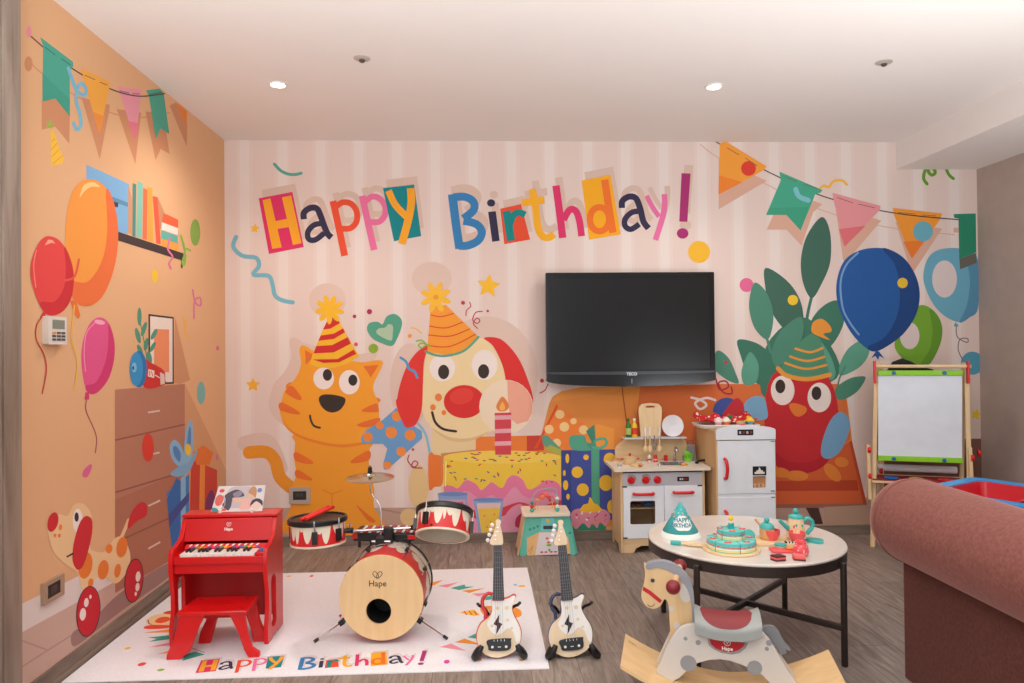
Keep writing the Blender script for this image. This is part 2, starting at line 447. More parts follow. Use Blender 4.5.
# painted floor band, painted sofa, cabinet
W.poly([(225,508),(440,507.5),(700,502),(983,494),(983,528),(700,536),(440,538),(224,540)], (190,156,141))
W.poly([(380,508),(440,520),(440,522),(380,510)], (170,136,124))
W.poly([(884,439),(983,438.6),(984,500),(884,500)], (122,84,72))
W.poly([(850,437),(866,505),(777,507),(700,505),(700,430)], (214,96,48))
W.poly([(700,482),(857,480),(858.5,491),(700,491)], (188,66,36))
W.poly([(700,491.5),(861,490.5),(864,504),(777,507),(700,505)], (218,98,52))
W.poly([(848,436.5),(851,437),(867,505),(863.5,505)], (192,74,38))
W.poly([(805,507),(818,506),(823,524),(815,524)], (78,46,40))
W.poly([(700,504.5),(866,503.5),(866,507.5),(700,508.5)], (160,100,84))
W.poly([(824,507),(867,505),(867,514),(870,516),(870,524),(824,524)], (186,152,130))
W.poly([(535,520),(535,512),(540,440),(549,404),(553,396),(562,391),(582,387),(640,386.5),(720,384),(845,384),(852,440),(800,470),(710,500),(710,534),(535,534)], (226,142,66))
W.poly([(640,386.5),(720,384),(845,384),(850,440),(800,470),(710,500),(710,534),(640,534),(632,470),(636,420)], (216,112,56))
W.poly([(552,528),(618,526),(618,533),(552,533)], (232,160,90))
W.poly([(551,402),(562,391),(582,387.5),(640,387)], (232,150,72))
# --- headline and top ornaments
letters(W, (215,187,172)); letters(W)
W.crop(240,160,6.83); W.stroke([(235,28),(275,70),(325,95),(375,100),(418,90)], 3, (88,166,150)); W.star(102,468,5,(240,180,50),.1)
W.crop(220,130,3.596); W.stroke([(58,385),(48,420),(80,452),(130,460),(140,490),(120,520),(175,525),(190,560),(198,595),(225,613),(262,620)], 4.2, (118,182,200))
W.crop(0,0,1); W.ell(699,252,11,11,(240,182,48)); W.ell(746.5,285,7,7,(226,105,150))
# bunting at right
W.crop(700,130,3.531); CA = (217,170,148)
W.stroke([(0,50),(70,102),(240,195),(440,287),(660,343),(900,370)], .9, (216,170,150), cap=False)
W.poly([(66,100),(235,180),(66,280)], CA); W.poly([(235,352),(300,210),(432,262),(400,290),(358,408),(305,352)], CA)
W.poly([(478,270),(640,320),(512,470),(505,459)], CA); W.poly([(690,325),(855,348),(748,510)], CA); W.poly([(895,345),(912,345),(912,362),(895,362)], CA)
W.stroke([(50,38),(150,97),(255,155),(440,236),(660,289),(880,314),(972,316)], 1.1, (60,48,46), cap=False)
W.poly([(90,40),(235,128),(225,142),(65,228),(70,48)], (242,158,56)); W.poly([(67,160),(150,184),(65,228)], (238,132,44)); W.ell(171,136,7.4,7.4,(222,60,44))
W.poly([(280,147),(432,212),(425,222),(408,225),(355,355),(305,300),(233,300),(285,178)], (68,168,138)); W.poly([(245,275),(383,272),(355,355),(305,300),(233,300)], (60,160,128)); W.stroke([(338,210),(350,235),(382,248)], 5, (125,195,205))
W.poly([(468,222),(638,268),(635,282),(510,412),(470,240)], (228,148,152)); W.poly([(490,350),(585,338),(510,412)], (222,112,120))
W.poly([(680,275),(855,295),(848,315),(748,455),(685,300)], (238,150,48)); W.poly([(718,395),(795,388),(748,455)], (232,122,40)); W.ell(787,358,10,10,(104,172,190))
W.crop(0,0,1)
for a, b in (((727,148),(739,155)),((745,158),(757,166)),((785,177),(797,182)),((803,184),(818,189)),((837,197.5),(853,203)),((858,204),(875,208)),((898,212.5),(915,214)),((922,215),(936,216))): W.stroke([a, b], .6, (110,90,70), cap=False)
W.crop(700,130,3.531)
W.stroke([(425,205),(440,197),(455,202),(470,182),(500,178),(518,193)], 2.5, (244,182,60))
W.crop(880,120,8.53); W.stroke([(400,545),(372,500),(380,440),(402,420),(420,455),(445,470),(470,450),(460,420)], 3.2, (96,152,34)); W.stroke([(565,420),(590,470),(625,500)], 3, (96,152,34))
# --- potted plant
W.crop(690,200,3.417); g1, g2, g3, g4, g5 = (62,104,88), (60,118,98), (76,136,114), (92,160,136), (108,170,146)
W.poly([(260,500),(380,400),(470,480),(500,610),(260,680)], g2, True)
W.stroke([(415,330),(400,400),(392,480)], 3, g2)
W.poly([(450,58),(478,110),(479,210),(450,285),(415,336),(385,280),(379,200),(400,120)], g1, True)
W.poly([(500,343),(524,370),(522,430),(480,500),(430,510),(400,480),(415,410),(455,362)], g2, True)
W.poly([(258,232),(330,275),(375,340),(388,410),(385,480),(320,440),(272,370),(257,300)], g1, True)
W.stroke([(262,470),(275,520),(290,560)], 2.6, g3); W.poly([(222,282),(260,315),(283,380),(280,440),(262,477),(222,440),(203,380),(205,325)], g3, True)
W.poly([(163,478),(225,488),(270,520),(305,560),(290,600),(240,632),(196,590),(172,530)], g2, True)
W.poly([(382,402),(385,460),(355,520),(300,570),(278,530),(300,462),(345,415)], g3, True)
W.poly([(208,520),(233,560),(230,612),(215,630),(185,630),(175,590),(190,540)], g4, True)
W.poly([(92,515),(130,538),(155,590),(165,627),(120,610),(80,570)], g3, True); W.ell(123,555,1.8,1.8,(200,50,60))
W.poly([(598,478),(612,520),(580,570),(515,600),(512,560),(538,510),(575,483)], g4, True)
W.poly([(600,608),(570,655),(520,683),(490,672),(500,640),(540,612),(575,603)], g3, True); W.stroke([(500,660),(510,610),(530,570)], 1.6, g3)
W.poly([(442,480),(478,530),(497,590),(480,615),(460,570),(440,520)], g4, True)
W.ell(351,342,5.2,5.2,(236,196,50))
# --- parrot with party hat
W.crop(690,350,3.794); RB = (196,38,46)
W.poly([(335,80),(300,120),(286,190),(283,290),(300,390),(335,445),(400,468),(470,460),(520,425),(552,350),(562,260),(556,185),(535,125),(510,95),(430,85)], RB, True)
W.poly([(283,290),(300,390),(335,445),(400,468),(470,460),(520,425),(545,370),(470,420),(390,425),(330,390)], (184,28,44), True)
W.ell(351,153,11.8,14.8,(236,222,216)); W.ell(342,138,5,6.9,(56,44,38)); W.ell(490,180,11.8,14.8,(236,222,216)); W.ell(479,164,4.9,6.8,(56,44,38))
W.poly([(376,208),(400,202),(440,218),(436,240),(410,253),(388,240)], (228,122,50), True)
W.poly([(205,205),(225,182),(255,174),(280,182),(290,212),(288,262),(205,262),(202,230)], (124,172,206), True)
W.poly([(575,235),(602,262),(602,310),(572,380),(530,412),(500,402),(498,360),(518,295),(545,250)], (118,166,204), True)
for x, y, a, b, r in ((405,477,11.5,5.2,.05),(345,465,9,5,.2),(540,465,6,11,-.75),(575,425,7,5,.2)): W.ell(x, y, a, b, (228,132,52), r)
W.crop(690,200,3.417)
W.poly([(415,455),(445,475),(478,602),(390,618),(298,585),(350,520),(385,475)], (78,140,110))
for q in ([(360,508),(410,520),(452,506)], [(342,535),(400,550),(458,536)], [(325,557),(395,577),(465,564)]): W.stroke(q, 2.3, (228,152,60))
W.stroke([(300,575),(330,600),(400,612),(477,597)], 4.4, (230,155,62)); W.poly([(415,450),(420,418),(450,406),(478,430),(482,450),(455,458),(478,478),(440,466)], (228,150,56), True)
W.crop(690,350,3.794); W.ell(140,232,14,13.5,(62,84,156)); W.poly([(205,225),(196,195),(170,185),(120,250),(130,280),(200,275)], (196,48,56), True)
W.stroke([(5,180),(40,190),(62,208),(38,224),(20,200),(60,182),(95,190)], 2.4, (238,226,220)); W.stroke([(98,110),(112,150),(145,140),(135,118),(108,125),(125,160),(158,165),(156,140)], 1.6, (170,40,60))
# --- balloons
W.crop(820,230,4.018)
W.poly([(545,370),(558,385),(548,390),(536,385)], (104,164,188)); W.stroke([(547,388),(552,430),(590,452),(592,436),(562,440),(555,480),(572,520)], 1, (120,100,100))
W.poly([(400,303),(452,320),(486,370),(488,440),(460,510),(430,545),(380,545),(320,505),(300,450),(340,360)], (116,168,46), True)
W.poly([(440,315),(486,370),(488,440),(460,510),(430,545),(400,545),(440,480),(452,400)], (96,148,38), True); W.ell(360,425,9.8,13.4,(222,206,202))
W.ell(612,535,11.6,11.6,(84,158,184)); W.poly([(268,565),(290,530),(330,515),(370,530),(400,548),(455,560),(458,568)], (40,38,38))
W.crop(0,0,1); W.poly([(976.5,350),(982,350),(984,375),(978,375)], (150,105,100), alpha=.0001) if False else None
W.crop(820,230,4.018)
W.poly([(470,82),(540,72),(590,85),(634,120),(635,310),(600,352),(560,371),(500,345),(450,290),(415,200),(430,120)], (106,170,194), True)
W.poly([(585,86),(634,120),(635,310),(600,352),(560,371),(590,300),(602,200)], (84,142,174), True); W.ell(500,197,12.4,18.6,(222,206,204))
W.poly([(235,72),(300,88),(352,130),(390,200),(400,270),(385,340),(345,405),(295,450),(225,488),(180,470),(130,420),(90,350),(66,270),(70,190),(100,120),(160,82)], (30,88,158), True)
W.poly([(250,75),(300,88),(352,130),(390,200),(400,270),(385,340),(345,405),(295,450),(225,488),(190,470),(260,430),(310,340),(320,240),(300,140)], (20,66,128), True)
W.stroke([(152,92),(105,140),(82,210),(90,310),(118,370),(155,420)], 1.9, (120,160,205)); W.poly([(225,486),(205,515),(222,506),(233,522),(238,506),(258,516),(236,488)], (26,78,148)); W.ell(331,213,5.2,5.2,(228,190,50))
W.crop(700,130,3.531); W.poly([(895,297),(973,295),(975,432),(915,455),(912,312),(897,310)], (36,134,102)); W.poly([(915,455),(975,434),(976,470),(918,492)], (104,100,88))
W.crop(0,0,1); W.star(976,414.5,6.5,(234,200,50),.2)
# --- tiger cat
c5, c6 = (225,280,5.691), (225,390,4.878)
def px5(a): return [(225+x/5.691, 280+y/5.691) for x, y in a]
def px6(a): return [(225+x/4.878, 390+y/4.878) for x, y in a]
head = px5([(430,378),(424,405),(432,485),(398,562),(340,630)])+px6([(276,55),(266,95),(288,160),(350,212),(450,247),(560,265),(660,255),(705,238),(742,190),(752,130),(747,60)])+px5([(850,645),(846,592),(888,505),(898,465),(862,457),(770,468),(640,440),(510,405),(475,384),(445,372)])
W.poly([(x*1.04-22, y*1.02-15) for x, y in head], SH, True); W.crop(*c5); W.ell(583,115,18.5,17,SH)
W.crop(*c6); W.stroke([(95,260),(190,245),(235,290),(270,380)], 15, SH)
W.stroke([(118,305),(200,303),(245,345),(272,430),(345,492)], 12.6, (230,148,38))
W.poly([(355,215),(343,260),(338,340),(348,400),(340,440),(318,500),(322,560),(302,620),(300,700),(760,700),(755,620),(727,570),(727,480),(706,400),(702,300),(708,225)], (238,156,42), True)
for q in ([(343,302),(425,345),(418,362),(345,345)], [(352,388),(422,430),(412,442),(346,424)], [(702,295),(620,340),(622,358),(702,342)], [(640,560),(690,600),(735,640),(700,640)]): W.poly(q, (230,112,40), True)
W.stroke([(480,488),(522,505),(572,488)], 1, (224,128,36)); W.stroke([(522,505),(522,575)], 1, (224,128,36))
W.crop(0,0,1); W.poly([(x*.985+5.1, y+3) for x, y in head[3:17]], (232,130,40), True); W.poly(head, (242,160,44), True)
W.crop(*c5); W.poly([(455,398),(498,422),(492,450),(460,482)], (230,112,44)); W.poly([(788,490),(875,483),(830,556)], (230,112,44))
W.poly([(378,600),(432,662),(425,683),(348,640)], (230,112,44), True)
W.ell(562,560,10.4,11,(240,226,220)); W.ell(583,540,4.6,5.9,(54,44,38)); W.ell(708,582,10.4,12.2,(240,226,220)); W.ell(728,570,4.5,5.6,(54,44,38))
W.crop(*c6)
for q in ([(312,0),(368,36),(354,48),(296,14)], [(274,60),(360,105),(352,120),(270,98)], [(665,102),(735,65),(747,85),(742,108)], [(645,168),(750,135),(746,165),(690,182)]): W.poly(q, (230,112,44), True)
W.poly([(458,40),(475,24),(520,22),(580,36),(586,62),(560,98),(520,110),(485,95),(464,68)], (54,44,38), True); W.stroke([(415,125),(420,150),(435,175),(463,184)], 2.1, (54,44,38))
W.crop(*c5); YE = (242,184,44); RD = (206,42,42)
W.poly([(605,188),(632,200),(700,325),(765,432),(700,475),(620,500),(540,500),(484,480),(500,420),(560,275)], YE)
for q in ([(603,190),(630,202),(655,245),(600,277),(558,282)], [(545,316),(620,305),(672,275),(684,297),(620,335),(532,346)], [(520,376),(610,370),(700,325),(716,362),(620,412),(504,418)], [(500,452),(640,450),(733,396),(748,420),(650,468),(560,472)]): W.poly(q, RD)
W.pom(596,168,14.5,YE,9)
# --- spaniel with striped hat
c7, c8 = (360,250,4.879), (360,370,4.016)
W.crop(*c7); W.ell(350,140,20,17,SH); W.crop(0,0,1); W.ell(486,376,52,60,SH); W.ell(410,385,20,42,SH)
W.poly([(432,425),(432,450),(441,470),(441,540),(470,540),(490,440),(480,425)], (232,206,158))
W.ell(418.5,487,10,22,(226,194,140)); W.ell(409,517,9,8.5,(224,190,136))
W.crop(*c8); W.poly([(276,335),(300,340),(330,355),(332,455),(300,470),(277,475)], (232,122,50), True); W.stroke([(228,210),(262,255),(280,330)], 2.4, (134,190,208))
W.poly([(465,268),(740,262),(740,330),(465,330)], (234,128,56)); W.poly([(670,264),(738,262),(738,322),(670,326)], (200,66,50))
W.crop(0,0,1)
W.poly([(428,348),(424,372),(422,395),(423,414),(433,429),(450,437),(470,438),(488,433),(500,423),(507,405),(507,385),(502,365),(492,346),(480,338),(460,340),(440,346)], (238,214,166), True)
W.poly([(432,428),(450,437),(470,438),(490,431),(470,441),(448,440)], (222,190,140), True)
W.poly([(428,346),(417,352),(407,366),(400,385),(397,402),(399,417),(405,426),(411,427),(418,421),(422,407),(423,385),(424,362)], (222,56,50), True)
W.poly([(484,338),(498,338),(509,346),(520,361),(528,380),(533,398),(531,411),(524,422),(517,424),(510,418),(508,400),(506,382),(502,364),(493,346)], (220,50,48), True)
W.crop(*c7); W.ell(402,575,12.9,13.6,(240,228,222)); W.ell(608,560,13,15.2,(240,228,222)); W.ell(408,595,5.6,7.2,(58,46,40)); W.ell(603,592,5.6,7.2,(58,46,40))
W.crop(*c8); W.ell(418,127,20.3,16.6,(216,48,46)); W.ell(408,105,12,8,(224,66,56),-.2)
for x, y, r in ((315,110,3.5),(293,150,2.8),(337,171,2.3),(523,107,3.2),(503,167,2.3)): W.ell(x, y, r, r*1.1, (232,130,62))
W.stroke([(290,170),(303,210),(335,237),(385,246)], 2.5, (60,46,40)); W.ell(587,148,27,27,(240,220,194)); W.crop(0,0,1)
W.poly([(507.3,380.5),(516,382),(524,387),(530,395),(532.6,404),(532,413),(528,421),(524,422),(517,424),(510,418),(508,400)], (238,170,148)); W.crop(*c8)
W.crop(*c7)
W.poly([(372,272),(345,285),(328,497),(430,515),(520,485),(580,425),(420,268)], (242,156,54))
for q in ([(347,317),(395,325),(455,310)], [(340,372),(420,380),(500,352)], [(335,415),(440,420),(535,385)], [(331,466),(440,470),(562,412)]): W.stroke(q, 1.1, (222,72,44))
W.stroke([(320,495),(370,513),(430,515),(510,490),(578,425)], 2.3, (84,164,140)); W.pom(370,230,15.5,(246,188,56),8,.35); W.ell(370,230,2.6,2.4,(232,156,50))
# --- bow tie
W.crop(*c6); W.poly([(835,88),(770,145),(690,195),(663,235),(670,262),(770,262),(792,285),(772,360),(775,388),(792,388),(880,310),(962,235),(960,200),(900,160)], (108,158,206), False)
for x, y, r in ((838,128,5),(755,173,3.8),(811,207,5.8),(698,230,4.8),(903,220,5.4),(860,300,4.8),(793,366,3.9)): W.ell(x, y, r, r, (236,140,62))
W.crop(0,0,1); W.poly([(396,400),(404,425),(411,427),(417,421),(412,400)], (222,56,50), True)
# --- small confetti
W.crop(*c7); W.poly([(155,468),(100,452),(60,430),(35,390),(45,357),(85,350),(110,362),(130,325),(168,312),(200,335),(204,370),(182,430)], (84,162,134), True); W.poly([(150,442),(85,410),(88,385),(122,378),(140,362),(160,370),(160,405)], (172,196,166), True)
W.stroke([(250,380),(275,385),(300,405)], 1.4, (242,190,90)); W.ell(243,419,2,2,(240,150,60)); W.stroke([(275,445),(300,440),(320,460),(300,478),(285,462),(310,455),(345,470)], 1.4, (140,184,70))
W.stroke([(198,525),(225,545),(240,580),(265,592),(280,622)], 2.4, (72,156,204))
W.stroke([(535,255),(540,275),(520,295),(517,320)], 1, (186,66,80)); W.stroke([(597,300),(565,305),(550,340),(570,358),(585,345),(570,333),(553,358),(573,383)], 1.1, (186,66,80))
W.crop(0,0,1)
for x, y, r, c in ((369.5,311.7,2.6,(165,45,80)),(354.5,316.4,1.8,(165,45,80)),(356,344.4,2,(224,84,70)),(373.4,348.5,4.8,(140,172,52)),(463,302.8,2,(186,60,80)),(487.7,311,1.3,(186,60,80)),(542,380.7,2,(176,50,70)),(413,449.5,1.3,(190,60,70))): W.ell(x, y, r, r, c)
W.star(488.5,286,12.5,(244,188,50),.12); W.star(253,385,7.5,(240,176,50))
W.stroke([(548,384),(545,390),(540,393)], 1.1, (176,50,70)); W.stroke([(409,455),(408,461),(414,467),(418,463),(414,461),(412,467),(422,468)], 1.1, (186,60,70))
# --- cake, candle and cups
W.crop(*c8)
W.poly([(325,335),(480,318),(480,345),(330,380),(325,480)], (206,140,96)); W.crop(0,0,1)
W.poly([(443,522),(561,522),(561,532),(443,533)], (240,168,84)); W.poly([(443.5,458),(561,455),(561,530),(449,530),(443.5,500)], (236,198,68))
W.ell(502,457,58.6,6.5,(240,206,88)); W.poly([(444,486),(452,486),(458,488),(466,480),(476,484),(481,490),(488,485),(492,482),(502,488),(508,478),(515,475),(523,480),(528,489),(536,487),(547,480),(561,488),(561,531),(449,531),(445,500)], (226,124,162), True)
W.poly([(447,500),(458,494),(468,491),(480,499),(492,495),(502,500),(514,487),(524,496),(536,498),(550,492),(561,500),(561,531),(449,531)], (224,150,178), True)
W.poly([(445,515),(460,505),(478,511),(500,508),(520,502),(538,507),(561,500),(561,508),(540,514),(520,509),(500,517),(478,519),(460,513),(446,524)], (208,62,76), True)
W.crop(500,500,10.51); W.poly([(40,190),(120,80),(235,52),(235,260),(30,260)], (222,146,176), True); W.poly([(165,200),(205,150),(245,150),(245,280),(165,280)], (176,44,72), True)
W.crop(0,0,1)
rnd = random.Random(3)
for k in range(62):
    x, y = rnd.uniform(446, 558), rnd.uniform(452, 486) if k > 14 else rnd.uniform(452.5, 461)
    if y > 474 and abs(x-515) < 14: continue
    a = rnd.uniform(0, pi) if y > 463 else rnd.uniform(-.3, .3); l = 1.5
    W.stroke([(x-l*cos(a), y-l*sin(a)), (x+l*cos(a), y+l*sin(a))], 1.1, rnd.choice([(210,60,50),(60,140,130),(60,80,150),(190,70,60)]), cap=False)
W.stroke([(446,461),(445.5,486)], 1.1, (246,226,160))
W.poly([(494.7,413),(511.2,412.5),(511,454.7),(495.2,454.7)], (210,70,82))
for y in (415.5, 429, 441.5): W.poly([(494.7,y),(511.2,y-.5),(511.2,y+3.8),(494.8,y+4.3)], (232,170,178))
W.poly([(502.5,396.5),(508,403),(508.5,408),(505,411),(499,411),(496.2,407),(498,402)], (226,132,66), True); W.poly([(502.5,402),(505,407),(504,410),(500.5,410),(499.5,407)], (242,178,96), True)
W.crop(*c8)
W.poly([(312,495),(432,492),(428,545),(420,600),(330,600)], (138,162,208)); W.poly([(322,520),(424,520),(418,600),(335,600)], (200,170,196)); W.poly([(345,532),(415,530),(412,600),(350,600)], (212,74,96)); W.ell(372,498,15,2.2,(110,140,196))
W.poly([(455,520),(577,518),(560,660),(478,662)], (142,166,210)); W.poly([(468,535),(566,533),(548,655),(490,655)], (224,196,196)); W.poly([(474,556),(562,553),(549,655),(488,655)], (238,196,76)); W.ell(516,521,15.2,2,(112,142,198))
for x, y in ((500,585),(525,610),(540,580),(510,630)): W.ell(x, y, 1, 1, (226,150,60))
# --- party pennant, gift and cupcake
W.crop(500,370,4.014)
W.poly([(385,215),(458,235),(458,335),(385,330)], (236,156,66)); W.poly([(228,140),(345,220),(352,262),(345,330),(245,332),(170,258)], (236,130,56)); W.poly([(228,135),(232,148),(150,312),(135,318)], (222,84,44))
for x, y, r in ((240,178,4.5),(295,205,3.2),(258,228,4.8),(197,238,4.5),(335,240,4.6),(228,292,4.2)): W.ell(x, y, r, r, (242,206,142))
W.poly([(168,262),(190,262),(246,318),(246,345),(172,300)], (96,158,132)); W.poly([(200,300),(246,320),(246,345),(180,318)], (176,180,80))
W.poly([(245,322),(462,318),(462,600),(300,612),(247,600)], (66,80,158)); W.poly([(245,322),(285,322),(285,585),(247,580)], (54,68,140))
YD = (240,190,52)
for x, y, a, b in ((345,350,2.8,2.8),(310,410,5.7,5.7),(425,453,7,8),(332,480,6,6.3),(440,358,6,6.5),(450,548,5,7),(270,355,1.9,4.8),(258,413,1.4,3),(263,462,2.6,5),(273,508,1.8,3)): W.ell(x, y, a, b, YD)
W.poly([(366,315),(398,315),(400,560),(368,560)], (84,164,134))
W.poly([(280,268),(335,262),(350,290),(378,300),(366,322),(290,318)], (84,166,138), True); W.poly([(345,245),(378,218),(384,285),(370,292)], (64,138,116)); W.stroke([(372,305),(385,282),(418,275),(428,295),(405,312),(375,310)], 2.6, (92,172,146)); W.poly([(345,300),(378,285),(388,305),(368,320)], (74,152,128))
W.crop(0,0,1)
W.poly([(571,532),(573,524),(582,523),(590,525),(600,523),(606,524),(606,532)], (44,136,104))
W.poly([(571,514),(576,509),(590,508),(603,509),(609,513),(610,519),(605,526),(600,521),(597,528),(592,522),(589,528),(583,523),(576,529),(572,523)], (222,138,160), True)
W.poly([(581,512),(583,505),(588,503),(590,497),(594,503),(598,505),(601,511)], (238,184,44), True)
for k in range(16):
    x, y = rnd.uniform(575, 606), rnd.uniform(511, 521); a = rnd.uniform(-1, 1); W.stroke([(x-1.3*cos(a), y-1.3*sin(a)), (x+1.3*cos(a), y+1.3*sin(a))], 1, rnd.choice([(196,50,60),(240,220,220),(226,110,60)]), cap=False)
print('back wall print layers', W.emit(bw, .8, .00065))
struct('wall_back', bw)

# --- left wall with its printed wallpaper
lw = MB(); lw.box((XL-.12, 2.36, -.1), (XL, YB+.05, HC+.1), mat((226,176,132), .8, kind='flat'))
W = Print(lambda x, y: onX(x, y, XL), (1, 0, 0))
A, B, C3, D = (20,20,4.267), (20,150,3.795), (20,300,3.795), (20,460,3.415); LS = (206,142,102)
W.crop(0,0,1)
W.poly([(20,604.7),(76.6,577),(115,557),(115,583),(20,634)], (228,214,210)); W.poly([(20,633.2),(115,581.6),(180,545),(226,517),(226,545),(15,700)], (206,172,158))
W.stroke([(20,668),(75,633),(120,606)], 1.6, (186,150,138), cap=False); W.stroke([(20,640),(47,650)], 1.8, (186,150,138), cap=False)
W.poly([(71,643),(73,632),(90,622),(120,593),(170,562),(172,574),(120,612),(92,634),(76,646)], (160,124,118), True)
W.poly([(185,384),(226,470),(226,520),(185,540)], (212,158,116)); W.poly([(175,317),(190,380),(180,384),(173,383)], (206,148,108))
W.poly([(114.9,389.6),(184.7,383.8),(184.7,552),(115,593)], (184,124,100)); W.poly([(114.9,500),(184.7,470),(184.7,552),(115,593)], (176,112,88))
for a, b, c_, d in ((114.9,440.2,184.7,424.4),(115,492.5,184.7,471.5),(115,542.6,184.7,511)): W.stroke([(a, b), (c_, d)], 1.6, (146,88,70), cap=False)
for a, b, c_, d in ((147.8,412.5,159.7,410.7),(148,455,159.4,452.5),(148,506,160,500.4),(148,548.7,160,542)): W.stroke([(a, b), (c_, d)], 1.7, (222,196,186), cap=False)
W.crop(*C3); W.poly([(487,53),(583,65),(583,318),(487,322)], (62,44,40)); W.poly([(493,61),(578,71),(578,311),(493,315)], (236,218,208)); W.poly([(508,110),(565,112),(565,275),(508,270)], (234,142,98))
W.stroke([(485,300),(478,200),(455,80)], 1, (80,140,116))
for x, y, a, b, r in ((453,63,2.2,9,0),(447,135,2.4,8,-.25),(470,110,2.2,7.5,.3),(508,130,2.2,6,.5),(503,178,2,5.6,.5),(478,168,2.2,6.5,.2),(490,218,2.4,6,-.2),(455,190,2.2,6,-.4)): W.ell(x, y, a, b, (78,146,120), r)
W.poly([(462,226),(500,240),(545,268),(550,300),(546,322),(470,331)], (206,44,40), True); W.poly([(530,274),(547,282),(548,318),(532,322)], (226,200,188)); W.poly([(486,262),(509,268),(508,296),(484,290)], (236,216,206))
W.stroke([(491,270),(491,286)], .7, (190,50,44)); W.stroke([(497,271),(503,288)], .7, (190,50,44)); W.stroke([(512,285),(528,295)], 1, (236,216,206))
W.ell(450,262,8,18.3,(30,116,176)); W.ell(440,262,6.6,17,(48,146,206)); W.ell(432,256,2.4,5,(130,190,226)); W.ell(428,258,.9,2,(40,60,90))
W.ell(485,560,6,14.2,(218,60,42)); W.ell(687,353,4.2,11.4,(124,180,178)); W.stroke([(615,70),(628,90),(625,128),(638,143)], 1.6, (240,176,56)); W.ell(750,183,1.6,2.4,(222,110,140)); W.ell(747,597,1.2,3,(222,110,160)); W.poly([(237,668),(242,645),(268,622),(272,638),(255,672)], (218,100,150), True)
W.poly([(300,66),(335,85),(357,150),(357,225),(335,300),(292,352),(258,352),(240,300),(232,220),(240,150),(265,90)], (226,84,140), True); W.poly([(335,88),(357,150),(357,225),(335,300),(292,352),(258,352),(250,325),(290,310),(325,230),(335,150)], (210,52,112), True)
W.stroke([(285,85),(252,125),(243,200),(248,270)], 1, (240,150,180)); W.ell(302,84,5.4,2.3,(240,170,190),.2); W.poly([(248,350),(262,350),(262,378),(244,378)], (208,56,112)); W.stroke([(252,378),(250,420),(280,490),(290,530),(285,580)], 1, (150,66,90))
W.crop(*B)
W.poly([(252,55),(415,130),(409,318),(252,290)], (126,176,218)); W.poly([(315,163),(409,200),(409,216),(315,182)], (92,142,178)); W.poly([(350,195),(373,200),(371,218),(350,213)], (62,60,76))
for q, c in (([(427,125),(441,130),(438,330),(426,326)], (72,138,130)), ([(445,117),(466,126),(463,336),(441,330)], (128,192,174)), ([(467,144),(483,150),(481,342),(465,338)], (236,112,72)), ([(483,139),(502,145),(506,350),(483,345)], (246,162,66)), ([(503,175),(523,179),(534,358),(517,355)], (228,92,62)), ([(522,178),(548,238),(536,300),(530,300)], (200,140,100)), ([(543,238),(600,265),(600,297),(538,273)], (232,98,58)), ([(538,274),(600,297),(598,323),(536,302)], (240,226,216)), ([(536,304),(598,326),(598,353),(535,336)], (100,178,166)), ([(536,336),(600,355),(600,388),(536,365)], (240,162,70)), ([(410,130),(427,190),(426,322),(410,315)], (208,150,108))): W.poly(q, c)
W.poly([(360,306),(628,395),(628,425),(616,420),(360,340)], (64,48,48)); W.poly([(611,392),(617,392),(616,450),(610,446)], (64,48,48))
W.ell(665,313,5,13.3,(134,168,72)); W.stroke([(568,335),(560,375),(578,405),(565,430),(572,450)], 1.9, (222,116,156)); W.stroke([(610,325),(625,385),(615,425),(622,435),(628,400)], 2, (140,182,72)); W.stroke([(622,395),(630,375),(645,382)], 1.8, (140,182,72)); W.ell(512,478,3,7,(242,196,50)); W.stroke([(655,530),(665,578),(685,590),(683,560),(662,575),(660,640)], 1.6, (220,110,160))
W.poly([(262,111),(310,128),(350,190),(371,290),(366,400),(340,500),(300,570),(250,593),(205,572),(180,500),(170,400),(173,280),(190,180),(222,126)], (242,154,64), True)
W.poly([(325,150),(352,190),(371,290),(366,400),(340,500),(300,570),(250,593),(205,572),(190,500),(255,500),(310,420),(330,300)], (234,112,56), True); W.poly([(225,180),(240,135),(275,122),(302,140),(270,140),(245,155)], (250,204,134), True)
W.poly([(208,568),(190,572),(205,625),(222,640),(228,628),(220,600)], (232,116,50)); W.stroke([(205,590),(195,683),(196,730),(215,800),(214,850),(205,905)], 1.2, (244,192,64))
W.poly([(112,327),(150,345),(185,400),(203,480),(190,570),(150,620),(100,624),(65,570),(40,490),(40,430),(60,370),(85,335)], (228,68,66), True)
W.poly([(165,368),(185,400),(203,480),(190,570),(150,620),(100,624),(75,578),(130,575),(165,520),(172,440)], (206,40,50), True); W.poly([(92,362),(105,340),(122,342),(132,356),(118,352)], (244,164,140)); W.stroke([(60,380),(50,440),(58,520)], 1, (244,140,130)); W.stroke([(170,495),(205,480),(222,415)], 2.2, (226,90,66)); W.poly([(85,615),(96,620),(92,635),(74,635)], (206,40,50))
W.crop(*C3); W.stroke([(80,65),(60,100),(60,150),(90,210),(98,270),(82,355)], 1.1, (196,46,44))
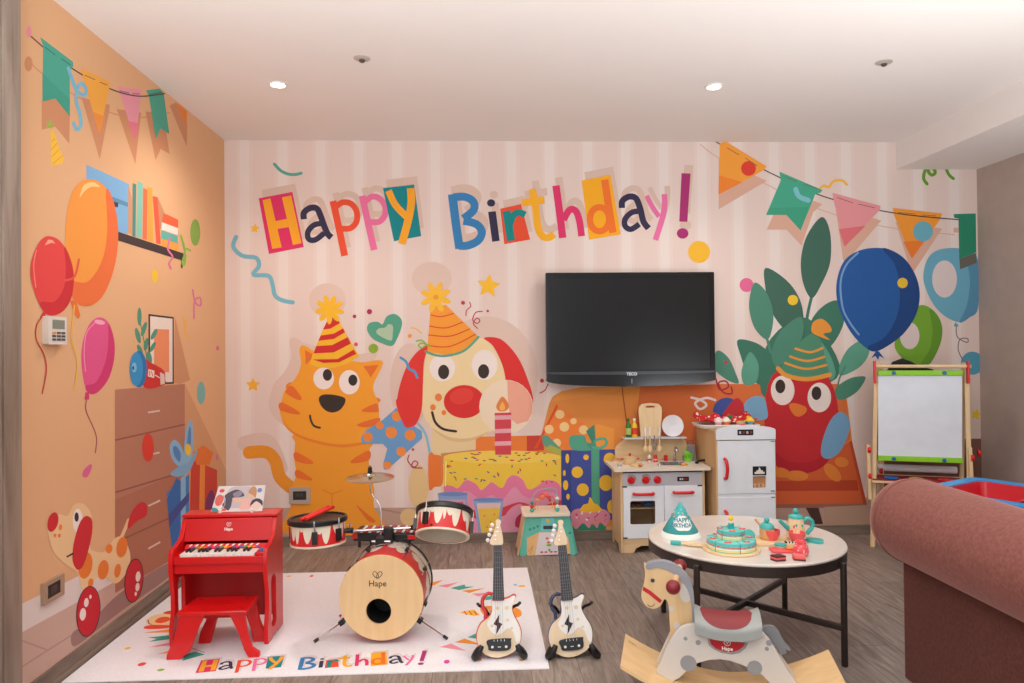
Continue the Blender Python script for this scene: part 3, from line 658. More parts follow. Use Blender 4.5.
# bunting at left
W.crop(*A)
W.stroke([(30,165),(90,225),(240,325),(400,400),(530,415),(640,395)], 1, LS, cap=False); W.ell(36,187,4,7.5,LS)
W.poly([(92,345),(150,335),(212,400),(210,528),(150,455),(92,468)], LS); W.poly([(262,330),(382,362),(380,390),(340,595)], LS); W.poly([(412,380),(516,395),(492,615)], LS); W.poly([(535,390),(612,400),(638,572),(600,550),(578,598)], LS); W.poly([(638,365),(665,352),(713,440),(711,540)], LS)
W.stroke([(44,68),(150,157),(262,232),(330,268),(400,300),(470,320),(530,325),(618,314)], 1.2, (66,52,46), cap=False)
W.ell(38,50,2.6,6,(228,146,160))
W.poly([(85,72),(225,178),(227,198),(212,212),(212,412),(150,335),(95,348),(98,108)], (72,168,146)); W.poly([(95,225),(212,340),(212,412),(150,335),(95,348)], (62,158,136))
W.poly([(258,205),(385,265),(381,288),(338,490),(268,238)], (242,170,66)); W.poly([(312,392),(360,412),(338,490)], (236,146,60)); W.poly([(415,283),(518,298),(515,332),(492,520),(425,312)], (232,152,168)); W.poly([(458,430),(505,440),(492,520)], (226,120,140))
W.poly([(538,300),(595,293),(613,312),(637,487),(600,463),(578,508),(550,325)], (74,164,142)); W.poly([(666,352),(713,390),(710,455)], (234,134,54))
for a, b in (((105,115),(150,150)),((175,165),(215,192)),((275,235),(320,255)),((340,265),(372,278)),((425,302),(465,312)),((478,314),(510,316)),((550,318),(605,308))): W.stroke([a, b], .7, (60,90,80), cap=False)
W.stroke([(205,205),(222,255),(240,298),(270,322),(282,300),(262,270),(242,295),(240,350),(255,400),(258,450),(240,467),(228,440)], 3.3, (120,188,216))
W.poly([(130,470),(140,470),(186,595),(178,614),(132,622)], (244,192,60))
for q in ([(132,520),(150,505)], [(132,555),(158,525)], [(134,585),(168,550)], [(140,612),(178,580)]): W.stroke(q, .7, (232,146,50), cap=False)
W.star(128,445,5.4,(150,186,70),.2,.35)
# gifts
W.crop(0,0,1)
W.poly([(191,459),(217,470),(217,530),(189,537)], (206,66,48)); W.poly([(200,462),(205,464.5),(204,534),(198.5,535)], (238,144,64)); W.poly([(206,500),(212,490),(216,505),(216,525),(205,528)], (128,50,110), True)
W.ell(203,456,9,9,(234,128,58)); W.star(203,456,11,(230,122,52),0,.8)
W.poly([(166.4,493),(189,474),(189,547),(171.5,547)], (66,128,192)); W.poly([(166.4,500),(176,478),(180.5,481),(180.5,547),(171.5,547)], (52,106,176)); W.poly([(180.5,478),(185.5,474),(185.5,547),(180.5,547)], (134,186,222)); W.poly([(168,515),(189,492),(189,500),(169,527)], (70,80,150))
W.crop(*C3); W.poly([(615,640),(580,610),(568,565),(575,538),(592,533),(615,565),(628,630)], (138,186,222), True); W.poly([(605,615),(585,590),(580,560),(592,555),(608,580)], (84,136,196), True)
W.poly([(622,635),(622,560),(630,490),(645,456),(655,480),(656,560),(640,630)], (138,186,222), True); W.poly([(634,590),(634,530),(642,480),(648,500),(646,560)], (84,136,196), True); W.poly([(570,660),(605,630),(640,615),(668,568),(668,590),(640,650),(600,670)], (126,176,216), True); W.ell(637,568,3,6,(240,200,60))
# pull-along puppy
W.crop(*D); W.stroke([(345,265),(356,240),(370,205)], 3.4, (236,196,148))
W.poly([(185,152),(215,150),(240,180),(246,230),(238,295),(255,312),(290,312),(318,272),(345,262),(368,295),(376,340),(358,392),(325,422),(290,400),(258,406),(240,440),(210,442),(195,385),(150,352),(112,312),(95,250),(93,208),(130,185),(160,190)], (238,200,152), True)
W.ell(111,212,5.2,10,(206,36,46),.25); W.ell(196,208,5,12.2,(242,230,224)); W.ell(192,195,2.1,4.7,(58,36,46))
for x, y, a, b in ((137,230,1.6,3.2),(118,258,1.4,1.9),(133,258,1.3,2),(222,360,7,13.4),(283,375,5.4,9.8),(332,378,3.2,7),(347,298,5.5,10.4),(303,303,3.4,4.6),(240,420,2.6,4.6)): W.ell(x, y, a, b, (234,126,46), .15)
W.poly([(227,191),(245,207),(243,262),(226,330),(210,368),(192,373),(178,342),(181,290),(195,235),(210,202)], (206,38,48), True); W.stroke([(160,330),(180,319)], 1.7, (50,40,40))
W.poly([(367,235),(375,190),(395,157),(418,143),(433,158),(430,190),(400,208)], (206,38,48), True)
for x, y, a, b in ((232,517,12,25.6),(388,412,9.4,22.2)): W.ell(x, y, a, b, (70,30,34), .1); W.ell(x, y, a-.9, b-.9, (204,28,46), .1)
for x, y, a, b in ((213,527,3.1,6.3),(225,487,2.3,4.6),(239,467,1.2,2.1),(402,398,2.4,5.2),(400,434,2,4.2),(394,457,1.1,2.1)): W.ell(x, y, a, b, (242,230,224), .1)
print('left wall print layers', W.emit(lw, .8, .0003))
struct('wall_left', lw)

# --- plain shell
plain = mat((180,162,152), .85, bump=.05, key='rw')
struct('wall_right', MB().box((XR, -1.6, -.1), (XR+.12, YB+.12, HC+.1), plain))
struct('ceiling', MB().box((-3.0, -1.6, HC), (XR+.12, YB+.12, HC+.12), white_paint))
struct('trim_1', MB().box((XS, -1.6, HS), (XR+.02, YB+.01, HC+.02), white_paint))          # boxed-in beam along the right wall
struct('floor', MB().box((-3.0, -1.6, -.1), (XR+.12, YB+.12, 0), floor_mat()))
skirt = mat((132,116,104), .5, kind='woodx', c2=(108,93,82)); skirty = mat((132,114,100), .5, kind='woody', c2=(104,88,76))
struct('baseboard_back', MB().box((XL, YB-.014, 0), (XR, YB+.01, .062), skirt), bevel=.002)
bl = MB().box((XL-.01, 2.5, 0), (XL+.014, YB, .068), skirty); bl.box((XL-.01, 2.5, 0), (XL+.024, YB, .022), skirty)
struct('baseboard_left', bl, bevel=.002)
struct('baseboard_right', MB().box((XR-.014, 1, 0), (XR+.01, YB, .062), skirty))
jm = mat((150,132,118), .45, kind='woodz', c2=(122,104,92)); jb = MB()
for k in range(7): jb.box((-1.66, 2.495-.05*(k+1), 0), (-1.522+(.004 if k % 2 else 0), 2.495-.05*k-.004, HC), jm)
jb.box((-3.0, 2.14, 0), (-1.532, 2.49, HC), jm)
struct('trim_2', jb)     # timber reveal at the left

# --- sunk ceiling lights and fittings
def ceil_at(px, py): p = onZ(px, py, HC); return p
lamp_w = mat((255,238,214), .4, kind='flat', emit=14); trimw = mat((240,236,230), .4)
L0 = None
for i, (px, py, lab) in enumerate(((278,84,'round recessed downlight glowing above the cat mural and left end of greeting'), (714,86,'round recessed downlight glowing above the television'))):
    p = ceil_at(px, py)
    t = thing('recessed_downlight', lab, 'ceiling light', (p.x, p.y, HC), group='ceiling downlights')
    MB().lathe([(.046,-.001),(.046,-.006),(.036,-.008),(.034,-.002)], trimw, 32).build('trim_ring', t)
    MB().lathe([(0,-.0035),(.034,-.0035)], lamp_w, 32, cap=False).build('lamp_lens', t)
for px, py, lab in ((362,58,'small round ceiling detector near the left downlight'), (884,62,'small round ceiling detector near the boxed beam at right')):
    p = ceil_at(px, py)
    t = thing('ceiling_sprinkler', lab, 'sprinkler', (p.x, p.y, HC), group='ceiling sprinklers')
    MB().lathe([(.038,-.0005),(.038,-.004),(.026,-.008),(.012,-.009)], mat((196,186,178),.4,metal=.3), 28).build('cover_ring', t)
    MB().lathe([(.012,-.006),(.014,-.016),(.006,-.022),(0,-.022)], mat((110,96,88),.35,metal=.6), 20).build('sprinkler_head', t)
# ================================================================ things on the walls
BLK = mat((24,23,24), .35); GLOSS = mat((14,13,14), .15, coat=.2, spec=.4); SILV = mat((190,190,192), .3, metal=.9); CHROME = mat((215,215,218), .15, metal=1)
# --- television
yf = YB-.115
def tp(px, py, Y=yf): return onY(px, py, Y)
a = tp(545.5, 272.8); b = tp(715.5, 386)
cx = (a.x+b.x)/2; hw = (b.x-a.x)/2; zt = a.z; zb = b.z
tv = thing('television', 'black flat television hanging on the back wall under the greeting', 'television', (cx, YB, (zt+zb)/2))
t = MB(); z0, z1 = zb-tv.location.z, zt-tv.location.z
L = -.115
fr = .028
t.prism(rrect(-hw, z0+.10, hw, z1, .006, 3), lambda u, v, w: (u, L+w, v), .05, GLOSS, holes=[[(-hw+fr, z0+.115), (hw-fr, z0+.115), (hw-fr, z1-fr), (-hw+fr, z1-fr)]])
t.build('screen_frame', tv, bevel=.003)
bk = MB(); bk.box((-hw+.03, -.066, z0+.06), (hw-.03, -.03, z1-.02), BLK); bk.box((-.2, -.03, -.15), (.2, .002, .15), BLK); bk.build('rear_housing', tv, bevel=.008)
MB().box((-hw+fr-.004, L+.008, z0+.11), (hw-fr+.004, L+.014, z1-fr+.004), mat((17,15,15), .25, spec=.35)).build('screen', tv)
ch = MB(); low = [(-hw, z0+.103), (hw, z0+.103), (hw, z0+.045)] + [(hw*cos(pi*k/16), z0+.045-.040*sin(pi*k/16)) for k in range(1, 16)] + [(-hw, z0+.045)]
ch.prism(low, lambda u, v, w: (u, L-.012+w, v), .06, GLOSS); o = ch.build('chin_bezel', tv, bevel=.004)
st = MB(); st.prism([(-hw, z0+.100), (hw, z0+.100)] + [(hw*cos(pi*k/16), z0+.092-.012*sin(pi*k/16)) for k in range(17)], lambda u, v, w: (u, L-.0135+w, v), .002, mat((70,70,74), .3, metal=.6)); st.build('trim_strip', o)
lg = MB(); text_mesh('TECO', .026, mat((220,220,222), .3, metal=.6), lg, lambda u, v, w: (u, L-.0145-w, v+z0+.083), bold=.0006); lg.build('logo', o)
MB().box((-.004, L-.0145, z0+.022), (.004, L-.012, z0+.052), mat((120,120,126), .3)).build('power_light', o)
MB().tube([(x-cx, y-YB, z-tv.location.z) for x, y, z in (tp(622,383,YB-.03), tp(623,395,YB-.008), tp(625,410,YB-.006), tp(628,436,YB-.006), tp(628,470,YB-.006))], .0022, mat((150,40,44), .5)).build('cable', tv)

# --- sockets, thermostat, torch
def plate(name, label, cat, on, P0, w, h, n, scr, fr_c, body):
    """small wall plate: frame and dark face"""
    t = thing(name, label, cat, P0)
    return t
P0 = onY(300, 495.3, YB); s_ = P0.y/726
t = thing('wall_socket', 'silver framed socket plate on the orange cat of the back wall', 'socket', P0)
q = MB(); q.prism(rrect(-10.2*s_, -8.2*s_, 10.2*s_, 8.2*s_, .006), lambda u, v, w: (u, -.012+w, v), .012, mat((186,176,166), .4, metal=.2), holes=[[(-6.5*s_, -4.3*s_), (6.5*s_, -4.3*s_), (6.5*s_, 4.3*s_), (-6.5*s_, 4.3*s_)]]); q.build('frame', t, bevel=.0015)
MB().box((-6.6*s_, -.009, -4.4*s_), (6.6*s_, -.001, 4.4*s_), mat((44,42,40), .4)).box((-4*s_, -.0105, -1*s_), (3*s_, -.009, 2*s_), mat((60,68,62), .3)).build('socket_face', t)
def sill(pxs, py): return onX(pxs, py, XL)
a, b = sill(40.5, 583), sill(61.5, 573.5); c, d = sill(40.5, 607), sill(61.5, 594)
t = thing('wall_socket', 'bronze framed socket plate low on the left wall before the toy dog', 'socket', ((a+b+c+d)/4))
y0, y1 = (a.y-b.y)/2, (b.y-a.y)/2; zz = (a.z-c.z+b.z-d.z)/4
q = MB(); q.prism(rrect(y0, -zz, y1, zz, .006), lambda u, v, w: (w, u, v), .012, mat((180,154,130), .4, metal=.2), holes=[[(y0*.62, -zz*.6), (y1*.62, -zz*.6), (y1*.62, zz*.6), (y0*.62, zz*.6)]]); q.build('frame', t, bevel=.0015)
MB().box((.001, y0*.63, -zz*.61), (.009, y1*.63, zz*.61), mat((50,44,42), .4)).box((.009, y0*.3, -zz*.3), (.0105, y1*.3, zz*.3), mat((70,62,60), .4)).build('socket_face', t)
a, b, c = sill(42, 316), sill(60.5, 318.5), sill(42, 344.5)
t = thing('thermostat', 'white wall thermostat with small grey display beside the red balloon', 'thermostat', V((XL, (a.y+b.y)/2, (a.z+c.z)/2)))
y0 = (a.y-b.y)/2; zz = (a.z-c.z)/2
MB().prism(rrect(y0, -zz, -y0, zz, .006), lambda u, v, w: (w, u, v), .024, mat((222,214,206), .45)).build('housing', t, bevel=.003)
MB().box((.024, y0*.6, zz*.12), (.0255, -y0*.72, zz*.76), mat((126,134,122), .25)).build('display', t)
for i in range(3):
    for j in range(3):
        MB().box((.024, y0*.62+i*.03, -zz*.72+j*zz*.24), (.0265, y0*.62+i*.03+.022, -zz*.72+j*zz*.24+zz*.15), mat((226,140,60) if (i, j) == (0, 2) else (70,70,72), .4)).build('button', t)
# ================================================================ toy piano, stool, music sheet
RED = mat((216,18,22), .32, coat=.25); DRED = mat((178,10,16), .35); WHT = mat((240,236,232), .35)
px0, px1, py0, pyb = -1.314, -.903, 3.135, 3.365
LZ = onY(235, 514.5, 3.29).z
cxp = (px0+px1)/2; W2 = (px1-px0)/2
rug_z = .0054
P = thing('toy_piano', 'small bright red upright toy piano standing on the birthday rug', 'piano', (cxp, py0, rug_z))
prof = [(0,0),(-.006,.08),(.014,.15),(.012,.22),(-.004,.285),(-.012,.335),(-.012,.39),(.0,.412),(.05,.420),(.095,.436),(.118,.462),(.132,.50),(.142,LZ-.012),(.235,LZ-.012),(.235,0),(.15,0),(.14,.012),(.07,.012),(.06,0)]
prof = [(y, z-rug_z) if z else (y, 0) for y, z in prof]
hole = [(.055,.06),(.052,.16),(.05,.25),(.06,.27),(.10,.27),(.12,.25),(.125,.06),(.10,.045),(.075,.045)]
for s in (-1, 1):
    MB().prism(prof, lambda u, v, w, s=s: (s*W2-s*w, u, v), .018, RED, holes=[hole]).build('side_panel', P, bevel=.003)
kb = MB(); iw = W2-.018
kb.box((-iw, -.004, .345), (iw, .20, .375), RED); kb.box((-iw, .010, .302), (iw, .19, .346), RED)
kb.build('key_bed', P, bevel=.002)
fb = MB(); fb.box((-iw, 0, 0), (iw, .010, (LZ-.016-.412)/cos(.26)), RED, MX.Translation((0, .112, .412)) @ MX.Rotation(-.26, 4, 'X')); fbo = fb.build('fallboard', P, bevel=.002)
MB().box((-W2-.002, .138, LZ-.014), (W2+.002, .240, LZ), RED).build('lid', P, bevel=.003)
MB().box((-iw, .215, .05), (iw, .225, LZ-.014), DRED).build('back_panel', P)
lg = MB(); FT = MX.Translation((0, .112, .412)) @ MX.Rotation(-.26, 4, 'X')
text_mesh('Hape', .017, WHT, lg, lambda u, v, w: FT @ V((u, -.0008-w, v+.050)), bold=.0006)
for s in (-1, 1): lg.tube([FT @ V((s*x, -.001, z)) for x, z in ((.001,.062),(.008,.068),(.009,.076),(.003,.077),(-.001,.068))], .0012, WHT, 6)
lg.build('logo', fbo)
# keys
kx0, kx1 = -.163, .148; n = 18; kw = (kx1-kx0)/n
k0 = None
for i in range(n):
    if k0 is None:
        k0 = MB().box((.0006, -.002, 0), (kw-.0006, .074, .012), WHT).build('white_key', P, loc=(kx0, .004, .375), bevel=.001)
    else:
        c = k0.copy(); COL.objects.link(c); c.parent = P; c.location = (kx0+kw*i, .004, .375)
b0 = None
for i in range(n-1):
    if i % 7 in (2, 6): continue
    if b0 is None:
        b0 = MB().box((-.0048, 0, 0), (.0048, .042, .021), mat((30,28,30), .3)).build('black_key', P, loc=(kx0+kw*(i+1), .030, .375), bevel=.0012)
    else:
        c = b0.copy(); COL.objects.link(c); c.parent = P; c.location = (kx0+kw*(i+1), .030, .375)
MB().box((kx1+.002, .0, .375), (iw, .068, .388), RED).build('control_block', P, bevel=.002)
kn = MB().lathe([(.0085,0),(.0085,.010),(.006,.012),(0,.012)], mat((40,130,200), .35), 18, (.172, .035, .388)).build('volume_knob', P)
strip = MB(); cols = ((230,60,120),(60,110,190),(60,170,90),(250,190,40),(238,120,40),(120,80,160),(240,236,232))
sR = MX.Translation((0, .078, .389)) @ MX.Rotation(-.95, 4, 'X')
strip.box((kx0-.01, 0, 0), (iw, .003, .026), RED, sR)
for i in range(n):
    strip.box((kx0+kw*i+.002, -.0012, .002), (kx0+kw*i+kw-.002, .0005, .011), mat(cols[i % 6], .4), sR)
for i in range(12):
    x = kx0+.004+i*.026
    strip.prism([(x, .0135), (x+.009, .0135), (x+.016, .0235), (x+.007, .0235)], lambda u, v, w: sR @ V((u, -.001-w, v)), .0004, WHT)
strip.build('key_label_strip', P)
# sheet of music
p = onY(242, 511, 3.30); sw = 24.8*3.30/726
sh = thing('music_sheet', 'white illustrated music card leaning on top of the red toy piano', 'music sheet', (p.x-.026, 3.305, LZ+rug_z+.0045))
T = lambda u, v, w: (u, v*.22-w, v*.975)
c = MB(); hh = .112; skew = lambda u, v: (u+v*.10, v)
c.prism([skew(-sw, 0), skew(sw, 0), skew(sw*.98, hh), skew(-sw*.86, hh)], T, -.002, mat((236,230,228), .6)); card = c.build('card', sh)
pr = Print(lambda x, y: V(T(*skew(x*sw, y*hh), 0)), (0, -.975, .22), .0001)
pr.poly([(-.35,.95),(.45,.95),(.6,.6),(.45,.2),(-.3,.15),(-.5,.5)], (206,196,200), True); pr.poly([(-.55,.65),(-.2,.85),(.05,.8),(.2,.6),(-.2,.5),(-.25,.2),(-.35,.05),(-.6,.25),(-.5,.45)], (88,84,98), True)
pr.poly([(-.25,.7),(.05,.82),(.1,.65),(-.1,.55)], (150,140,160), True)
pr.poly([(-.2,.55),(.2,.5),(.5,.6),(.5,.48),(.15,.35),(-.2,.42)], (236,192,170), True); pr.ell(.5,.72,.15,.2,(236,190,160)); pr.poly([(.35,.75),(.5,.98),(.66,.85),(.66,.5),(.58,.6)], (206,150,110), True)
pr.poly([(.2,.45),(.45,.5),(.6,.3),(.5,.1),(.1,.1)], (238,190,180), True); pr.ell(.72,.25,.18,.2,(240,214,200)); pr.poly([(.5,.2),(.55,.42),(.75,.5),(.95,.4),(.98,.2),(.88,.3),(.7,.38)], (70,60,74), True); pr.ell(.78,.82,.09,.09,(120,140,200))
pr.ell(-.75,.45,.16,.22,(226,110,100)); pr.ell(-.7,.82,.1,.07,(226,80,80)); pr.poly([(-.98,0),(-.98,.18),(-.8,.14),(-.65,0)], (70,150,160)); pr.ell(-.5,.08,.1,.05,(220,90,80)); pr.stroke([(-.62,.62),(-.5,.3),(-.62,.1)], .04, (170,160,170))
q = MB(); pr.emit(q, .5, .0003); q.build('illustration', card)
for dx in (-sw*.62, sw*.62): MB().box((dx-.006, -.012, -.004), (dx+.006, .006, .012), mat((236,232,228), .4)).build('page_clip', sh, bevel=.001)
# stool
S1 = thing('toy_stool', 'low red four-legged stool in front of the red toy piano', 'stool', (-1.092, 3.0, rug_z))
MB().prism([(-.138,0),(.142,0),(.135,.185),(-.128,.185)], lambda u, v, w: (u, v, .175+w), .016, RED).build('seat', S1, bevel=.004)
def leg(pts, y, th): return MB().prism(pts, lambda u, v, w: (u, y+w, v), th, RED).build('leg', S1, bevel=.003)
leg([(-.130,.176),(-.028,.176),(-.060,.11),(-.088,.03),(-.125,.0),(-.182,0),(-.180,.02),(-.148,.09)], .006, .018)
leg([(.070,.176),(.130,.176),(.142,.10),(.160,.04),(.190,.018),(.190,0),(.145,0),(.128,.03),(.105,.10)], .006, .018)
leg([(-.10,.176),(-.015,.176),(-.035,.10),(-.065,0),(-.115,0),(-.105,.05),(-.080,.10)], .162, .018)
leg([(.065,.176),(.128,.176),(.145,.09),(.165,.04),(.163,0),(.118,0),(.105,.06)], .162, .018)
MB().box((-.09, .024, .157), (.10, .162, .173), DRED).build('seat_brace', S1)
for x, y in ((-.10,.035),(.11,.035),(-.09,.15),(.10,.15)): MB().lathe([(.005,0),(.005,.0012),(0,.0014)], mat((150,60,50), .3, metal=.6), 14, (x, y, .1908)).build('screw', S1)

# ================================================================ toy drum kit
FL = mat((232,220,200), .4, kind='flames', c2=(214,38,42), scale=.016); FLR = mat((232,220,200), .4, kind='flames', c2=(214,38,42), scale=.15)
BIRCH = mat((236,200,150), .45, kind='woodz', c2=(228,189,138)); CREAM = mat((234,220,196), .5)
dc = onY(381, 598, 3.10)
YAWD = rad(-4)
K = thing('toy_drum_kit', 'child drum kit with flame printed drums and wooden bass drum face', 'drum kit', (dc.x, 3.10, rug_z), YAWD)
R0 = .1793; zc = dc.z-rug_z; dp = .25
KI = base_matrix(K).inverted()
def kp(px, py, Y): return KI @ onY(px, py, Y)
sh_ = MB(); sh_.lathe([(R0-.012,.012),(R0-.004,.012),(R0-.004,dp)], FLR, 64, cap=False)
sh_.build('bass_drum_shell', K, matrix=MX.Translation((0, .004, zc)) @ MX.Rotation(-pi/2, 4, 'X'))
hd = MB(); rr = [(R0*cos(2*pi*k/72), R0*sin(2*pi*k/72)) for k in range(72)]; hx = kp(378.5, 611.5, 3.10)
hc = circ(hx.x, hx.z-zc, .0535, n=36)
hd.prism(rr, lambda u, v, w: (u, w, v+zc), .012, BIRCH, holes=[hc]); head = hd.build('bass_drum_face', K, bevel=.002)
ins = MB(); ins.lathe([(.0535,0),(.0535,.14),(0,.14)], mat((14,12,12), .7), 32, (hx.x, .011, hx.z), RX(-pi/2), cap=False); ins.lathe([(R0-.01,0),(0,0)], mat((30,26,24), .7), 48, (0, dp-.03, zc), RX(-pi/2), cap=False); ins.build('sound_port', head)
lg = MB(); gm = mat((96,62,48), .5); lc = kp(377.5, 580, 3.10)
text_mesh('Hape', .036, gm, lg, lambda u, v, w: (lc.x+u, -.0006-w, lc.z-.016+v), bold=.0002)
for s in (-1, 1): lg.tube([(lc.x+s*.001, -.001, lc.z+.006), (lc.x+s*.012, -.001, lc.z+.014), (lc.x+s*.020, -.001, lc.z+.026), (lc.x+s*.013, -.001, lc.z+.036), (lc.x+s*.003, -.001, lc.z+.030), (lc.x-s*.004, -.001, lc.z+.018), (lc.x-s*.002, -.001, lc.z+.007)], .0013, gm, 6)
lg.build('logo', head)
hm = mat((58,58,62), .3, metal=.7)
MB().torus((0, dp+.005, zc), R0+.002, .0042, hm, RX(pi/2), 72).build('rear_hoop', K)
MB().torus((0, dp*.55+.03, zc), R0+.004, .0024, CHROME, RX(pi/2), 72, 6).build('tension_hoop', K)
for a in (25, 62, 118, 155, 205, 335):
    c_, s_ = cos(rad(a)), sin(rad(a)); r = R0+.003
    MB().cyl((r*c_, .05, zc+r*s_), (r*c_, dp+.0, zc+r*s_), .0028, CHROME, 8).build('tension_rod', K)
    MB().cbox((r*c_, dp*.6, zc+r*s_), (.016, .028, .016), BLK, RY(-rad(a))).build('lug', K, bevel=.003)
for s, foot, clamp in ((-1, (315,641), (342,622)), (1, (446.5,638), (420,620))):
    f = KI @ onZ(foot[0], foot[1], rug_z+.008); c = kp(clamp[0], clamp[1], 3.22)
    lgm = MB(); lgm.cyl(c, f, .0032, CHROME, 10); lo = lgm.build('spur_leg', K)
    d = (f-c).normalized(); MB().cyl(f-d*.016, f+d*.004, .0068, BLK, 12).build('rubber_foot', lo)
    q = MB(); q.cbox(c, (.022, .03, .022), BLK, RY(s*.6)); q.cyl(c+V((0,-.01,.004)), c+V((s*.004,-.012,.030)), .0025, CHROME, 8); q.ball(c+V((s*.004,-.012,.032)), .006, RED, 12); q.build('spur_clamp', lo, bevel=.001)
# centre post, holder tray
hold = MB(); b0 = kp(381, 551, 3.30)
hold.box((b0.x-.02, b0.y-.03, zc+R0-.012), (b0.x+.02, b0.y+.02, zc+R0+.03), BLK); hold.box((b0.x+.015, b0.y-.02, zc+R0+.0), (b0.x+.055, b0.y+.02, zc+R0+.07), BLK)
hold.cyl((b0.x-.04, b0.y-.02, zc+R0+.012), (b0.x+.05, b0.y-.02, zc+R0+.012), .006, CHROME, 12); hold.build('mount_block', K, bevel=.004)
ta, tb_ = kp(356, 531, 3.40), kp(417, 539, 3.40)
ty = ta.y; tr = MB()
tr.box((ta.x, ty-.06, tb_.z+.010), (tb_.x, ty+.09, ta.z+.004), mat((22,21,23), .4)); tr.build('percussion_tray', K, bevel=.006)
for x in (ta.x+.025, ta.x+.08, tb_.x-.08, tb_.x-.025): MB().cyl((x, ty-.04, tb_.z-.020), (x, ty-.04, tb_.z+.012), .007, BLK, 12).build('tray_knob', K)
MB().box((tb_.x-.03, ty-.064, ta.z-.024), (tb_.x+.003, ty-.02, ta.z-.004), RED).build('tray_end', K, bevel=.002)
MB().box((ta.x-.003, ty-.064, ta.z-.020), (ta.x+.02, ty-.02, ta.z+.002), RED).build('tray_end', K, bevel=.002)
pk = MB()
for i in range(14):
    x = ta.x+.03+i*.019; pk.box((x, ty-.05, ta.z+.004), (x+.012, ty+.07, ta.z+.009), RED if i % 2 else WHT)
pk.build('tray_pads', K, bevel=.001)
arm = MB(); arm.cyl(kp(343, 531.5, 3.32), kp(424, 527, 3.32), .0058, CHROME, 14); arm.build('tom_arm', K)
for px in (350, 421):
    q = MB(); c = kp(px, 530.5 if px < 380 else 528, 3.32); q.cyl(c-V((.014,0,0)), c+V((.014,0,0)), .013, BLK, 14); q.cyl(c, c+V((0,0,.03)), .003, CHROME, 8); q.cyl(c+V((-.012,0,.03)), c+V((.012,0,.03)), .003, CHROME, 8); q.build('arm_clamp', K)
# cymbal and rod
cp = kp(370, 475.5, 3.35)
rod = MB(); rod.tube([kp(381, 551, 3.32), kp(381.3, 530, 3.32), kp(381, 512, 3.33), kp(378.5, 503, 3.34), kp(372.5, 495, 3.35), kp(370.3, 488, 3.35), kp(370, 468, 3.35)], .0034, CHROME, 10); rod.cyl(kp(381, 549, 3.32), kp(381, 533, 3.32), .0065, CHROME, 12); rod.build('cymbal_stand', K)
cy = MB(); cr = .110; cy.lathe([(cr,0),(cr*.9,.0035),(.030,.012),(.024,.019),(.010,.023),(.003,.024),(.003,.0225),(.009,.0215),(.023,.0175),(.030,.0105),(cr*.9,.002),(cr,-.0008)], mat((196,184,160), .22, metal=.95), 56, cp-V((0,0,.010)), RX(.05), cap=False); cyo = cy.build('cymbal', K)
tt = MB(); tt.lathe([(.006,0),(.011,.002),(.011,.010),(.008,.013)], BLK, 18, cp+V((0,0,.012))); tt.lathe([(.0095,0),(.0095,.013),(.004,.017),(.004,.021),(0,.021)], BLK, 18, cp+V((0,0,.024))); tt.build('cymbal_nut', cyo)
# toms
def tom(px, py, Y, r, h, Rm, nm):
    c = kp(px, py, Y); T = MX.Translation(c) @ Rm.to_4x4()
    sb = MB(); sb.lathe([(r,-h*.5),(r,h*.5)], FL, 56, cap=False); sb.lathe([(r-.006,h*.5),(r-.006,-h*.5)], CREAM, 56, cap=False)
    o = sb.build(nm, K, matrix=T)
    MB().lathe([(r-.008,-h*.5-.002),(r+.003,-h*.5-.002),(r+.003,-h*.5+.006),(r-.008,-h*.5+.006)], CREAM, 56, cap=False).build('lower_rim', o)
    q = MB(); q.lathe([(r+.001,h*.5-.012),(r+.011,h*.5-.008),(r+.012,h*.5+.008),(r+.008,h*.5+.013),(r-.002,h*.5+.012),(r-.004,h*.5+.006)], BLK, 56, cap=False); q.build('hoop', o)
    MB().lathe([(r-.003,h*.5+.0065),(0,h*.5+.0065)], mat((58,42,34), .5), 48, cap=False).build('drumhead', o)
    return o
def lug(o, r, h, a):
    q = MB(); c_, s_ = cos(rad(a)), sin(rad(a)); R = RZ(rad(a))
    q.cbox((c_*(r+.008), s_*(r+.008), -.006), (.016, .022, h*.52), BLK, R); q.cyl((c_*(r+.010), s_*(r+.010), 0), (c_*(r+.012), s_*(r+.012), h*.5+.016), .0028, CHROME, 8); q.build('lug', o, bevel=.002)
s1 = 3.20
o1 = tom(318, 531, s1, .1155, .098, RX(-.04) @ RY(-.035), 'left_tom')
for a in (170, 262+18, 330, 60, 120): lug(o1, .1155, .098, a)
o2 = tom(443.5, 524, s1, .1155, .105, RX(-.52) @ RY(.04), 'right_tom')
for a in (10, 238, 60, 120, 180): lug(o2, .1155, .098, a)
q = MB(); q.cyl((-.11,0,-.018), (-.14,.01,-.018), .012, BLK, 12); q.build('tom_bracket', o2)
q = MB(); q.cyl((.11,0,-.004), (.14,.01,-.004), .010, BLK, 12); q.build('tom_bracket', o1)
q = MB(); q.ball((-.036,-.1085,-.036), .006, BLK, 12); q.build('vent_plug', o2)
HT = base_matrix(o1)       # the drumhead they lie on
